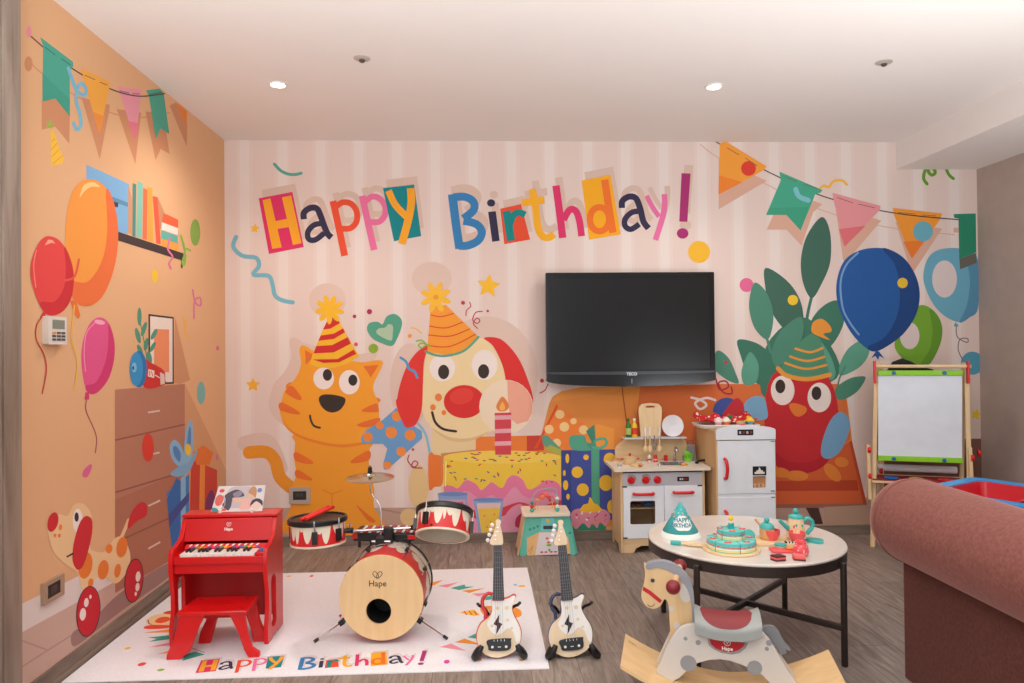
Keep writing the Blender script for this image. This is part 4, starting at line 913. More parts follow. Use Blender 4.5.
for i, (u0, u1, lab) in enumerate((((-.050,-.072), (.012,.106), 'front one of two red drumsticks on the left tom, ends at its near rim'), ((-.030,-.060), (.034,.104), 'rear one of two red drumsticks lying on the left tom')))  :
    a, b = HT @ V((*u0, .0555+.0092)), HT @ V((*u1, .0555+.026))
    st_ = thing('drumstick', lab, 'drumstick', a, group='red drumsticks on the left tom')
    d = b-a; q = MB(); Rq = d.to_track_quat('Z', 'Y').to_matrix(); RS = mat((232,44,40), .4)
    q.lathe([(0,-.004),(.0065,-.003),(.0075,.004),(.0078,d.length-.01),(.0065,d.length-.002),(0,d.length)], RS, 16, R=Rq); q.build('stick', st_)
    MB().lathe([(0,d.length-.002),(.008,d.length),(.008,d.length+.012),(0,d.length+.014)], RS, 16, R=Rq).build('tip', st_)
# ================================================================ printed rug
rg = MB(); ry0, ry1, rx0, rx1 = 2.832, 4.135, -1.588, .262
RT_ = .004
rg.box((rx0, ry0, .0002), (rx1, ry1, RT_), mat((240,238,243), .9, kind='cloth', c2=(231,228,233), scale=2))
RP = Print(lambda x, y: onZ(x, y, RT_), (0, 0, 1), .00008)
# circle of bunting round the middle of the rug
ccx, ccy = -.665, 3.44; RRx, RRy = .715, .50
def onrug(x, y): return (x, y)
RP2 = Print(lambda x, y: V((x, y, RT_)), (0, 0, 1), .00008)
cir = [(ccx+RRx*cos(t*pi/36), ccy+RRy*sin(t*pi/36)) for t in range(72)]
RP2.stroke([(ccx+RRx*cos(a), ccy+RRy*sin(a)) for a in [rad(198)+rad(60)*k/30*1.0 for k in range(-14, 16)]], .003, (110,90,100), cap=False)
fc = ((240,150,50), (70,165,150), (238,150,165))
for a0, n, st in ((165, 8, 0), (20, 7, 1), (-48, 4, 2)):
    for k in range(n):
        a = rad(a0+k*8.5 if a0 == 165 else a0+k*7); b = a+rad(5.2); r1, r2 = 1.02, 1.17
        p = [(ccx+RRx*r1*cos(t), ccy+RRy*r1*sin(t)) for t in (a, b)]; m_ = (a+b)/2
        c = fc[(k+st) % 3]
        if c == fc[1]:
            q = [(ccx+RRx*r2*cos(t), ccy+RRy*r2*sin(t)) for t in (b, a)]; q.insert(1, (ccx+RRx*(r2-.05)*cos(m_), ccy+RRy*(r2-.05)*sin(m_))); RP2.poly(p+q, c, raw=True)
        else: RP2.poly(p+[(ccx+RRx*(r2+.03)*cos(m_), ccy+RRy*(r2+.03)*sin(m_))], c, raw=True)
rnd = random.Random(11)
for k in range(46):
    a = rnd.uniform(0, 2*pi); r = rnd.uniform(1.28, 1.75); x, y = ccx+RRx*r*cos(a), ccy+RRy*r*sin(a)
    if not (rx0+.04 < x < rx1-.04 and ry0+.04 < y < ry1-.04) or (y < ry0+.17 and -1.25 < x < -.2): continue
    RP2.ell(x, y, rnd.uniform(.010, .019), rnd.uniform(.010, .019), rnd.choice(((246,190,60),(232,70,60),(140,190,70),(216,70,160),(240,140,60),(150,200,225))), raw=True)
# small dog and cat heads on the rug
def pt(px, py): p = onZ(px, py, RT_); return (p.x, p.y)
def rp(pts, c, sm=True): q = [pt(*p) for p in pts]; RP2.poly(q if not sm else [(p.x, p.y) for p in spline([(a, b, 0) for a, b in q], 5)], c, raw=True)
rp([(146,622),(150,617),(160,614),(176,613),(186,616),(186,624),(170,626),(152,626)], (240,206,150)); rp([(163,613),(172,610.5),(188,611),(188,614),(170,614.5)], (232,70,50)); rp([(144,627),(152,625),(172,625.5),(174,627),(160,629),(146,629)], (232,70,50)); rp([(155,621),(160,617.5),(168,617),(170,620),(163,623),(157,623)], (232,84,50))
RP2.stroke([pt(148,620), pt(149,623.5), pt(152,624.5)], .004, (50,40,50), raw=True)
for d_ in (0,):
    rp([(480,609),(487,606),(497,606.5),(512,607),(520,610),(521,616),(512,618),(495,619),(486,617)], (242,150,50)); rp([(459,612.5),(474,609.5),(480,615),(474,616)], (246,190,60), False)
    for x in (464, 469, 474): RP2.stroke([pt(x, 611), pt(x+3, 615)], .006, (224,60,50), raw=True, cap=False)
    RP2.ell(*pt(490,611), .012, .014, (240,236,232), raw=True); RP2.ell(*pt(490,611), .006, .008, (50,40,40), raw=True)
# greeting on the rug
o_ = V(pt(195, 673)); e_ = V(pt(420, 666)); dx = (e_.x-o_.x)/(684-270); tp_ = pt(215, 655)
def fr_(x, y): return (o_.x+(x-268)*dx, o_.y+(253-y)*dx*1.0+(x-268)*dx*(-.02))
fr_.scale = dx
letters(RP2, (222,212,214), fr_); letters(RP2, None, fr_)
print('rug', RP2.emit(rg, .9, .0002))
rug = rg.build('rug', loc=(0, 0, 0))
tag(rug, 'white rectangular rug printed with a colourful birthday greeting and bunting', 'rug')

# ================================================================ ukuleles and their stands
def uke_o(pts): return [((x-225)*.000536, (600-y)*.000553) for x, y in pts]
def uke_h(pts): return [((470+x/7.877-499.5)*.00407, (657-(510+y/7.877))*.00420) for x, y in pts]
UB = [(p.x, p.y) for p in spline([(u, v, 0) for u, v in uke_o([(176,178),(220,180),(264,176),(300,168),(335,150),(354,156),(352,175),(334,212),(326,255),(345,310),(380,380),(390,440),(372,515),(320,568),(225,600),(145,588),(82,540),(58,470),(62,410),(92,350),(150,305),(172,260)])], 4)]
WH = [(p.x, p.y) for p in spline([(u, v, 0) for u, v in uke_o([(178,180),(262,178),(300,171),(334,154),(350,160),(330,212),(322,255),(341,310),(374,380),(384,440),(372,505),(350,485),(330,420),(290,390),(250,420),(215,436),(180,425),(150,390),(135,350),(160,310),(176,260)])], 4)]
BOLT = uke_o([(228,285),(182,358),(208,372),(200,437),(250,357),(224,345)])
def make_uke(name, label, T, side, hole, grp):
    U = thing(name, label, 'ukulele', matrix=T, group=grp)
    A = lambda u, v, w: (u, w, v)
    pine = mat((232,208,176), .45, kind='woodz', c2=(226,199,164)); sidem = mat(side, .35, coat=.3)
    MB().prism([(u*1.035, v*1.02-.006+.006) for u, v in UB], A, .042, sidem).build('body_side', U, loc=(0, .004, 0), bevel=.006)
    tb = MB(); tb.prism(UB, A, .006, pine, holes=[BOLT]); top = tb.build('soundboard', U)
    wp = MB(); wp.prism(WH, lambda u, v, w: (u, -.0012+w, v), .0012, mat((240,236,232), .45), holes=[BOLT])
    for x, y, r in ((215,240,.008),(285,240,.009),(290,330,.007),(170,370,.007),(320,390,.006)):
        wp.lathe([(r,0),(r*.7,.0003),(0,.0003)], pine, 14, ((x-225)*.000536, -.0012, (600-y)*.000553), RX(pi/2))
    wp.build('white_inlay', top)
    MB().prism(circ(0, 0, .03, .042, 20), lambda u, v, w: (u+.0, .0026+w, v+.137), .0008, mat(hole, .6)).build('sound_hole', top)
    ps = uke_o([(140,470),(300,462),(312,478),(296,545),(160,548),(140,520)])
    c = MB(); c.prism([(p.x, p.y) for p in spline([(u, v, 0) for u, v in ps], 4)], lambda u, v, w: (u, -.009+w, v), .009, BLK); cpn = c.build('control_panel', U, bevel=.002)
    for x in (172, 275): MB().lathe([(.0052,0),(.0052,.004),(.0035,.0055),(0,.0055)], WHT, 16, ((x-225)*.000536, -.009, (600-521)*.000553), RX(pi/2)).build('panel_button', cpn)
    q = MB(); q.prism(rrect((212-225)*.000536, 76*.000553, (236-225)*.000536, 81*.000553, .001), lambda u, v, w: (u, -.0098-w, v), .0008, WHT); q.build('panel_light', cpn)
    for i in range(4): MB().cyl(((185-225+i*26)*.000536, -.011, 118*.000553), ((185-225+i*26)*.000536, -.011, 134*.000553), .0013, CHROME, 6).build('string_pin', cpn)
    # neck and fingerboard
    nb, nt = (600-178)*.000553, (657-(510+290/7.877))*.0042
    MB().prism([(-.0245, nb-.004), (.0225, nb-.004), (.0165, nt), (-.0165, nt)], lambda u, v, w: (u, -.006+w, v), .022, sidem).build('neck', U, bevel=.003)
    fbm = MB(); fbm.prism([(-.0245, nb-.002), (.0225, nb-.002), (.0165, nt), (-.0165, nt)], lambda u, v, w: (u, -.010+w, v), .004, mat((58,56,60), .5))
    fbo_ = fbm.build('fingerboard', U)
    for i in range(13):
        z = nt-(nt-nb)*(1-.5**((i+1)/7.5))*1.35
        if z < nb+.004: break
        MB().box((-.0235+.006*(z-nb)/(nt-nb), -.0108, z), (.0225-.006*(z-nb)/(nt-nb), -.010, z+.0011), mat((120,118,122), .3, metal=.6)).build('fret', fbo_)
    for i in range(4):
        x = -.0120+.008*i; MB().cyl((x*1.25, -.0122, nb-.15), (x, -.0118, nt+.003), .00045, mat((150,150,156), .3), 5).build('string', U)
    hd_ = uke_h([(190,290),(265,290),(275,240),(262,170),(252,130),(262,105),(250,85),(228,84),(215,100),(218,130),(200,190),(165,262)])
    MB().prism([(p.x, p.y) for p in spline([(u, v, 0) for u, v in hd_], 3)], lambda u, v, w: (u, -.006+w, v), .012, pine, mside=sidem).build('headstock', U, bevel=.0015)
    for i, (x, y) in enumerate(((188,128),(176,167),(164,207),(151,250))):
        u, v = uke_h([(x, y)])[0]; tn = MB(); tn.cyl((u+.004, .0, v), (u+.030, .0, v-.004), .002, CHROME, 8); tn.ball((u, 0, v), .0085, WHT, 14, (1,.7,1.1)); tn.build('tuning_peg', U)
        u2 = uke_h([(225 if i < 2 else 205, 150+i*32)])[0]; MB().cyl((u2[0]+.004, -.012, u2[1]), (u2[0]+.004, -.005, u2[1]), .003, CHROME, 10).build('string_post', U)
    hp = [(u, .02, v) for u, v in uke_o([(180,140),(150,132),(118,150),(100,190),(105,235),(125,275),(122,320)])]
    MB().tube(hp, .0075, sidem, 12).build('side_handle', U)
    return U
def make_stand(label, T, grp):
    Sd = thing('instrument_stand', label, 'stand', matrix=T, group=grp); B_ = mat((20,19,21), .4)
    for s in (-1, 1):
        q = MB(); q.tube([(s*.030, .060, .045), (s*.060, .052, .030), (s*.085, .02, .020), (s*.098, -.02, .014), (s*.082, -.035, .040), (s*.070, -.030, .062)], lambda t: .009+.007*sin(pi*t), B_, 12); q.build('lower_arm', Sd)
        q = MB(); q.tube([(s*.098, -.022, .012), (s*.102, .02, .007), (s*.070, .075, .007)], .007, B_, 10); q.build('foot', Sd)
        q = MB(); q.tube([(s*.020, .085, .10), (s*.055, .085, .165), (s*.078, .055, .19), (s*.086, .035, .205)], .0062, B_, 10); q.build('upper_arm', Sd)
    q = MB(); q.tube([(0, .115, .007), (0, .100, .06), (0, .085, .11)], .009, B_, 12); q.tube([(-.070, .075, .007), (0, .12, .007), (.070, .075, .007)], .007, B_, 10); q.build('back_post', Sd)
    return Sd
th = rad(15)
for i, (px, py, roll, rz, side, hole, lab, lab2) in enumerate(((499.5, 659, 0, 0, (206,44,48), (64,16,20), 'left toy ukulele with red sides and red side handle', 'black stand on the rug holding the red-sided ukulele'),
                                              (572.5, 657, rad(-3.6), .0, (44,54,92), (14,15,20), 'right toy ukulele with navy blue sides and navy side handle', 'black stand on bare floor holding the navy-sided ukulele'))):
    g = onZ(px, py, 0); zf = rug_z if i == 0 else 0
    T = MX.Translation((g.x, g.y-.018, zf+.008)) @ MX.Rotation(rz, 4, 'Z') @ MX.Rotation(-th, 4, 'X') @ MX.Rotation(roll, 4, 'Y') @ MX.Diagonal((1, 1, .937, 1))
    make_uke('toy_ukulele', lab, T, side, hole, None)
    make_stand(lab2, MX.Translation((g.x, g.y, zf+.0006)) @ MX.Rotation(rz, 4, 'Z'), None)
# ================================================================ activity table at the wall
MINT = mat((104,196,176), .45); PALE = mat((236,224,204), .45, kind='woodx', c2=(228,213,190)); WOOD = mat((226,196,152), .5, kind='woodz', c2=(214,180,134)); WOODX = mat((226,196,152), .5, kind='woodx', c2=(214,180,134))
WPAINT = mat((236,242,250), .38)
g = onZ(548, 556, 0)
AX, AY = g.x, 4.375
A_ = thing('activity_table', 'small mint green wooden activity table with bead wire against back wall', 'activity table', (AX, AY, 0))
u_ = AY/726
zt = onY(548, 516, AY).z
MB().prism(rrect(-25*u_, -.02, 23*u_, .22, .02), lambda u, v, w: (u, v, zt+w), .016, PALE).build('table_top', A_, bevel=.003)
fp = MB()
fp.prism([(-22*u_, zt), (21*u_, zt), (28.5*u_, .006), (27*u_, 0), (23*u_, 0), (22*u_, .012), (-21*u_, .012), (-22*u_, 0), (-27*u_, 0), (-28.5*u_, .006)], lambda u, v, w: (u, w, v), .012, MINT)
fpo = fp.build('front_panel', A_, bevel=.003)
FPn = Print(lambda x, y: V((AX+(x-548)*u_, AY, (556-y)*u_)), (0, -1, 0), .0002)
FPn.crop(500, 500, 10.51)
FPn.poly([(285,400),(420,340),(640,340),(720,400),(745,575),(285,585)], (238,190,132)); FPn.poly([(415,345),(620,345),(640,578),(370,580)], (232,222,226)); FPn.poly([(440,190),(570,190),(575,330),(430,330)], (120,208,210)); FPn.poly([(458,275),(558,275),(556,312),(460,312)], (56,66,66))
FPn.ell(507,222,1.9,1.9,(240,196,60)); FPn.ell(498,408,1.6,1.2,(234,110,90)); FPn.ell(512,450,1.5,1.2,(236,100,60)); FPn.ell(517,478,2.7,1.3,(130,196,60)); FPn.ell(520,530,1,1.4,(70,160,130))
for x in (440,485,540,585): FPn.ell(x,550,1.7,.8,(222,50,60))
for x, y in ((320,310),(360,298),(400,280),(738,355)): FPn.ell(x,y,1.3,1.4,(50,150,134))
for q in ([(300,540),(350,480)], [(320,560),(345,500)], [(700,420),(690,560)]): FPn.stroke(q, .7, (210,150,100))
dm = MB(); FPn.emit(dm, .5, .0003)
dm.v = [p-V((AX, AY, 0)) for p in dm.v]; dm.build('printed_pattern', fpo)
for s, rr_ in ((-1, (-.014, .0)), (1, (0, .014))):
    x0 = 24.5*u_*s
    MB().prism([(0, zt), (.20, zt), (.225, .0), (.185, 0), (.16, .02), (.05, .02), (.03, 0), (0, 0)], lambda u, v, w, s=s: ((23*u_+(zt-v)*.20)*s-.012*s*(1 if s > 0 else 1)+w*s, u+.012, v), .010, WOOD if s < 0 else MINT).build('side_panel', A_, bevel=.002)
MB().box((-20*u_, .10, .05), (20*u_, .11, zt), mat((230,120,60), .5)).build('rear_panel', A_)
zz = zt+.016
wires = [([(-15,0,0),(-15.2,.0,.045),(-14,.02,.09),(-8,.03,.125),(0,.04,.135),(8,.04,.135),(10.5,.04,.12),(10.8,.02,.06),(10.8,0,0)], (90,196,190)),
         ([(-11,.06,0),(-11,.06,.03),(-7,.06,.085),(-2,.05,.10),(3,.05,.075),(6,.05,.085),(9,.05,.05),(9,.06,0)], (232,90,70)),
         ([(-8,.10,0),(-8,.10,.05),(0,.10,.075),(7,.10,.04),(7,.10,0)], (240,180,60))]
for pts, c in wires: MB().tube([(x*u_, y+.04, zz+z) for x, y, z in pts], .0023, mat(c, .35), 8).build('bead_wire', A_)
for x, y, z, r, c in ((-15,0,.012,.014,(60,180,160)),(-15,0,.034,.013,(214,40,44)),(-14.9,0,.056,.012,(50,150,120)),(-4,.05,.080,.018,(240,120,90)),(-.5,.05,.094,.016,(240,110,80)),(3,.05,.078,.014,(226,70,70)),(-3,.10,.06,.012,(240,130,110)),(-9,.06,.06,.010,(240,180,60)),(10.7,0,.012,.014,(60,186,170)),(10.7,0,.034,.011,(236,232,226)),(10.8,.01,.056,.010,(110,180,150)),(10.8,.02,.076,.012,(236,232,226)),(5,.10,.05,.010,(210,60,60))):
    MB().ball((x*u_, y+.04, zz+z), r, mat(c, .35), 16, (1,1,.85)).build('bead', A_)

# ================================================================ toy kitchen
KY = 4.385; KX0, KX1 = onY(620.5, 500, KY).x, onY(705, 500, KY).x; KW = KX1-KX0; KD = .29
Kt = thing('toy_kitchen', 'white fronted wooden toy kitchen with red knobs and red door handles', 'toy kitchen', (KX0, KY, 0))
def kz(py, Y=KY): return onY(662, py, Y).z
zc_, zd0, zd1, zp = kz(470.5), kz(538), kz(485.6), kz(472.5)
for x in (0, KW-.016): 
    MB().prism([(0,0),(.06,0),(.09,.035),(.20,.035),(.23,0),(KD,0),(KD,zc_),(0,zc_)], lambda u, v, w, x=x: (x+w, u, v), .016, WOOD).build('side_panel', Kt, bevel=.002)
arch = [(.016,0),(.080,0),(.095,.028),(.125,.042),(KW-.125,.042),(KW-.095,.028),(KW-.08,0),(KW-.016,0),(KW-.016,zd0),(.016,zd0)]
MB().prism(arch, lambda u, v, w: (u, .002+w, v), .014, WOODX).build('base_panel', Kt, bevel=.002)
cab = MB(); cab.box((.016, .05, zd0-.012), (KW-.016, KD, zd0), WOODX); cab.box((.016, KD-.01, zd0), (KW-.016, KD, zc_), WOODX); cab.box((KW*.5-.006, .02, zd0), (KW*.5+.006, KD-.01, zd1), WOODX); cab.box((.016, .04, kz(509)-.006), (KW*.5, KD-.02, kz(509)), WOODX); cab.build('cabinet_body', Kt)
MB().box((.016, -.002, zd1), (KW-.016, .014, zp), mat((196,196,204), .35)).build('control_panel', Kt, bevel=.001)
MB().box((.016, -.0005, zp), (KW-.016, .02, zc_), mat((24,24,26), .4)).build('worktop_gap', Kt)
xm = onY(664, 500, KY).x-KX0
win = rrect(onY(630,500,KY).x-KX0, kz(524), onY(655,500,KY).x-KX0, kz(500.5), .012, 5)
d1 = MB(); d1.prism([(.017, zd0+.001), (xm-.0015, zd0+.001), (xm-.0015, zd1-.001), (.017, zd1-.001)], lambda u, v, w: (u, -.006+w, v), .014, WPAINT, holes=[win]); d1o = d1.build('oven_door', Kt, bevel=.0015)
gl = mat((70,58,50), .08, alpha=.12, key='g'); MB().prism([(p[0], p[1]) for p in win], lambda u, v, w: (u, .003+w, v), .002, gl).build('oven_glass', d1o)
d2o = MB().prism([(xm+.0015, zd0+.001), (KW-.017, zd0+.001), (KW-.017, zd1-.001), (xm+.0015, zd1-.001)], lambda u, v, w: (u, -.006+w, v), .014, WPAINT).build('cupboard_door', Kt, bevel=.0015)
for o, xa, xb, py in ((d1o, 633.5, 652.5, 493), (d2o, 673.5, 692, 492.2)):
    a, b = onY(xa, py, KY).x-KX0, onY(xb, py, KY).x-KX0; z = kz(py)
    MB().tube([(a, -.006, z), (a+.004, -.028, z), ((a+b)/2, -.033, z), (b-.004, -.028, z), (b, -.006, z)], .009, RED, 12).build('handle', o)
for i, px in enumerate((631, 645.5, 657)):
    x = onY(px, 479, KY).x-KX0; z = kz(479.5); q = MB(); q.lathe([(.023,0),(.023,.010),(.020,.016),(0,.016)], RED, 28, (x, -.002, z), RX(pi/2)); q.cbox((x, -.021, z), (.034, .010, .009), RED, RY(.6)); q.build('knob', Kt, bevel=.0015)
    if i < 2: MB().torus((x, -.0025, z), .030, .0018, BLK, RX(pi/2) , 20, 5, arc=pi*.75).build('dial_mark', Kt)
x = onY(683, 479, KY).x-KX0; dmk = MB(); dmk.box((x-.036, -.0035, kz(481.5)), (x+.036, -.002, kz(477)), BLK); dmk.build('display', Kt)
for i in range(4): MB().box((x-.022+i*.013, -.0042, kz(480.3)), (x-.013+i*.013, -.0035, kz(478.3)), mat((210,210,214) if i < 2 else (150,50,50), .4)).build('display_digit', Kt)
for px, py in ((624.5,486),(699.5,486),(625,537)): 
    x = onY(px, py, KY).x-KX0; MB().box((x-.014, -.008, kz(py)-.004), (x+.014, -.004, kz(py)+.004), mat((70,72,76), .35, metal=.6)).build('hinge', Kt)
# worktop with basin
WT0, WT1 = onY(614, 468, KY-.02).x-KX0, onY(711, 468, KY-.02).x-KX0; wz = zc_+.0005; wt = .018; WZ = wz+wt
CT = mat((232,222,206), .4)
bx0, bx1 = onY(663, 461, 4.5).x-KX0, onY(685, 461, 4.5).x-KX0
MB().prism(rrect(WT0, -.03, WT1, KD+.005, .012), lambda u, v, w: (u, v, wz+w), wt, CT, holes=[rrect(bx0, .07, bx1, .20, .02)[::-1]]).build('worktop', Kt, bevel=.003)
bs = MB(); ri = rrect(bx0, .07, bx1, .20, .02); ro = rrect(bx0-.008, .062, bx1+.008, .208, .024); SM = mat((176,178,184), .25, metal=.8)
bs.grid([[V((a[0], a[1], WZ+.001)), V((b[0], b[1], WZ+.001)), V((b[0]*.96+(bx0+bx1)*.02, b[1]*.96+.0054, WZ-.034)), V(((bx0+bx1)/2, .135, WZ-.036))] for a, b in zip(ro, ri)], SM, closed_u=True); bs.build('sink_basin', Kt, solid=.0015)
fx = (onY(675.5, 461, 4.6).x-KX0)
fc_ = MB(); fc_.lathe([(.013,0),(.013,.01),(.009,.014)], CHROME, 16, (fx, .235, WZ)); fc_.tube([(fx, .235, WZ), (fx, .235, WZ+.045), (fx, .230, WZ+.075), (fx, .205, WZ+.088), (fx, .185, WZ+.078), (fx, .183, WZ+.062)], .0085, CHROME, 12); fc_.build('tap', Kt)
MB().cyl((fx+.055, .235, WZ), (fx+.055, .235, WZ+.035), .007, SILV, 12).build('tap_lever', Kt)
# splashback and shelf
SBY = KD-.004; sz = kz(441.5, KY+SBY); s0, s1 = onY(615, 440, KY+SBY).x-KX0, onY(687, 440, KY+SBY).x-KX0
out = [(s0, WZ), (s0, sz-.045), (s0+.01, sz-.02), (s0+.04, sz-.002), (s0+.06, sz+.02), (s0+.07, sz+.022), (s1-.03, sz+.022), (s1-.008, sz), (s1, sz-.03), (s1, WZ)]
MB().prism(out, lambda u, v, w: (u, SBY+w, v), .012, WOODX).build('splashback', Kt, bevel=.002)
shz = kz(437, KY+.23); shx0, shx1 = onY(623, 438, KY+.22).x-KX0, onY(686, 438, KY+.22).x-KX0
SHT = shz
sf = MB(); sf.box((shx0, .20, shz-.009), (shx1, SBY, shz), mat((206,208,214), .35)); sf.build('shelf', Kt, bevel=.001)
for i, px in enumerate((645.5, 650, 659.5)): 
    x = onY(px, 438, KY+.20).x-KX0; MB().box((x-.006, .190, shz-.011), (x+.006, .202, shz+.001), mat((120,122,128), .4)).build('utensil_hook', Kt)
bz = kz(447, KY+.28)
KB = V((KX0, KY, 0))
def kpt(px, py, dy): return onY(px, py, KY+dy)
# utensils hanging from the shelf edge
for i, (px, kind, lab) in enumerate(((645.5, 'spoon', 'leftmost of the hanging wooden utensils with white handles, left of toy ladle'), (650, 'turner', 'wooden utensil with white handle hanging just left of grey ladle'), (659.5, 'fork', 'rightmost hanging wooden utensil with white handle, below the white plate'))):
    p = kpt(px, 437, .184); t = thing('toy_utensil', lab, 'utensil', (p.x, p.y, p.z), group='utensils hung on the toy kitchen shelf')
    MB().lathe([(.006,.0),(.0075,.01),(.0075,.05),(.004,.054),(0,.054)], WHT, 14, (0, 0, .008)).build('grip', t)
    q = MB(); q.lathe([(.0045,-.06),(.0045,.01)], WOOD, 10); q.ball((0, 0, -.075), .017, WOOD, 16, (.9,.35,1.3)); q.build('blade', t)
p = kpt(654.5, 437, .190); t = thing('toy_ladle', 'grey metal toy ladle hanging under the kitchen shelf among wooden utensils', 'ladle', p); q = MB(); q.cyl((0,0,-.05), (0,0,.01), .004, SM, 10); q.build('handle', t); MB().lathe([(0,-.085),(.010,-.08),(.014,-.068),(.015,-.056),(.013,-.056),(.012,-.066),(0,-.078)], SM, 20, cap=False).build('bowl', t)
def bk(p, dy, dx=0): return (p.x*(1+dy/p.y)+dx, p.y+dy)
# on the shelf
def bottle(name, lab, px, c, cap, lbl, h=.120):
    p = kpt(px, 436.5, .245); t = thing(name, lab, 'bottle', (p.x, p.y, SHT), group=None)
    q = MB(); q.lathe([(.016,0),(.0185,.004),(.0185,h*.55),(.015,h*.68),(.0075,h*.78),(.0075,h*.9)], mat(c, .3), 24); q.build('bottle_body', t)
    MB().lathe([(.0088,h*.88),(.0088,h*1.0),(0,h)], mat(cap, .4), 18).build('cap', t)
    q = MB(); q.lathe([(.0189,h*.15),(.0189,h*.5)], mat(lbl, .5), 24, cap=False); q.build('label', t)
bottle('toy_bottle', 'green toy bottle at the left end of toy kitchen shelf', 628.5, (30,120,50), (24,90,40), (180,196,110))
bottle('toy_bottle', 'yellow toy bottle with white cap and red label on kitchen shelf', 634.5, (244,200,40), (238,234,226), (224,60,50))
a, b = kpt(639, 436, .262), kpt(662.5, 436, .262); cb = thing('cutting_board', 'pale wooden cutting board standing on toy kitchen shelf against wall', 'cutting board', ((a.x+b.x)/2, a.y, SHT))
hw_ = (b.x-a.x)/2; ht = kpt(650, 403, .262).z-SHT
MB().prism([(-hw_*.86,0),(hw_*.86,0),(hw_,ht*.75),(hw_*.96,ht*.88),(hw_*.7,ht*.97),(0,ht),(-hw_*.7,ht*.97),(-hw_*.96,ht*.88),(-hw_,ht*.75)], lambda u, v, w: (u, w+v*.02, v), .012, mat((236,208,166), .5, kind='woodz', c2=(226,196,150)), holes=[rrect(-.030, ht*.86, .030, ht*.905, .0042)[::-1]]).build('board', cb, bevel=.003)
p = kpt(672.5, 437, .248); pl = thing('toy_plate', 'round white toy plate standing upright at right end of kitchen shelf', 'plate', (p.x, p.y-.004, SHT)); pr_ = .070
q = MB(); q.lathe([(0,0),(pr_*.62,0),(pr_*.7,.006),(pr_,.011),(pr_,.014),(pr_*.68,.009),(0,.0035)], mat((230,232,238), .3), 44, (0, .006, pr_*.98), RX(pi/2-.12), cap=False); q.build('plate_dish', pl)
# worktop things
def on_top(px, py): return onZ(px, py, WZ)
p = on_top(630, 465.5); pot = thing('toy_pot', 'wooden toy cooking pot with red knob and red side handles', 'pot', (*bk(p, .05, 0), WZ)); 
MB().lathe([(.040,0),(.042,.003),(.042,.040),(.038,.040),(.038,.006),(0,.006)], WOODX, 36, cap=False).build('pot_body', pot)
q = MB(); q.lathe([(.043,.040),(.043,.044),(.020,.050),(0,.051)], WOODX, 36); lid = q.build('lid', pot); MB().lathe([(.005,.050),(.005,.055),(.0085,.060),(.0085,.066),(0,.068)], RED, 18).build('lid_knob', lid)
for s in (-1, 1): MB().box((s*.042-(.018 if s < 0 else 0), -.006, .030), (s*.042+(.018 if s > 0 else 0), .006, .038), RED).build('pot_handle', pot, bevel=.002)
p = on_top(636.5, 467); pan = thing('toy_frying_pan', 'small wooden toy frying pan with a red handle at worktop front', 'pan', (*bk(p, .025, 0), WZ))
MB().lathe([(.036,0),(.038,.003),(.038,.017),(.034,.017),(.034,.005),(0,.005)], WOODX, 32, cap=False).build('pan_dish', pan); MB().cyl((.008,-.036,.011), (.014,-.064,.012), .0055, RED, 12).build('pan_handle', pan)
p = on_top(614.5, 463); b_ = thing('toy_bread_board', 'flat round wooden toy trivet at the left end of kitchen worktop', 'trivet', (*bk(p, .06, +.01), WZ)); MB().lathe([(.034,0),(.034,.008),(0,.008)], WOODX, 30).build('trivet_disc', b_, bevel=.001); MB().lathe([(.026,.008),(.024,.018),(0,.019)], mat((206,150,110), .6), 24).build('toy_food', b_)
for px, lab in ((619.5, 'small silver toy dish on the left front of kitchen worktop'), (659.5, 'small silver toy dish on front of worktop below shakers')):
    p = on_top(px, 466.5); t = MB().lathe([(.0125,0),(.0125,.010),(.010,.014),(0,.014)], SILV, 20).build('toy_salt_dish', loc=(*bk(p, .012, 0), WZ)); tag(t, lab, 'dish')
for px, c, lab in ((649.5, WHT, 'white toy salt shaker standing left of red shaker on worktop'), (655.5, RED, 'red toy pepper shaker standing right of white shaker on worktop')):
    p = on_top(px, 462); t = thing('toy_shaker', lab, 'shaker', (*bk(p, .0, 0), WZ)); MB().lathe([(.0125,0),(.0135,.004),(.012,.030)], mat((226,214,200), .4) if c is WHT else RED, 20).build('shaker_body', t); MB().lathe([(.0132,.030),(.0132,.036),(.009,.046),(0,.048)], c, 20).build('shaker_top', t)
    MB().lathe([(.0137,.012),(.0133,.022)], RED if c is WHT else mat((240,170,160), .5), 20, cap=False).build('band', t)
p = on_top(665.8, 460.8); t = tag(MB().lathe([(.012,0),(.012,.034),(.010,.036),(0,.036)], RED, 22).build('toy_beaker', loc=(p.x, p.y, WZ)), 'small red toy beaker standing left of the chrome tap', 'beaker')
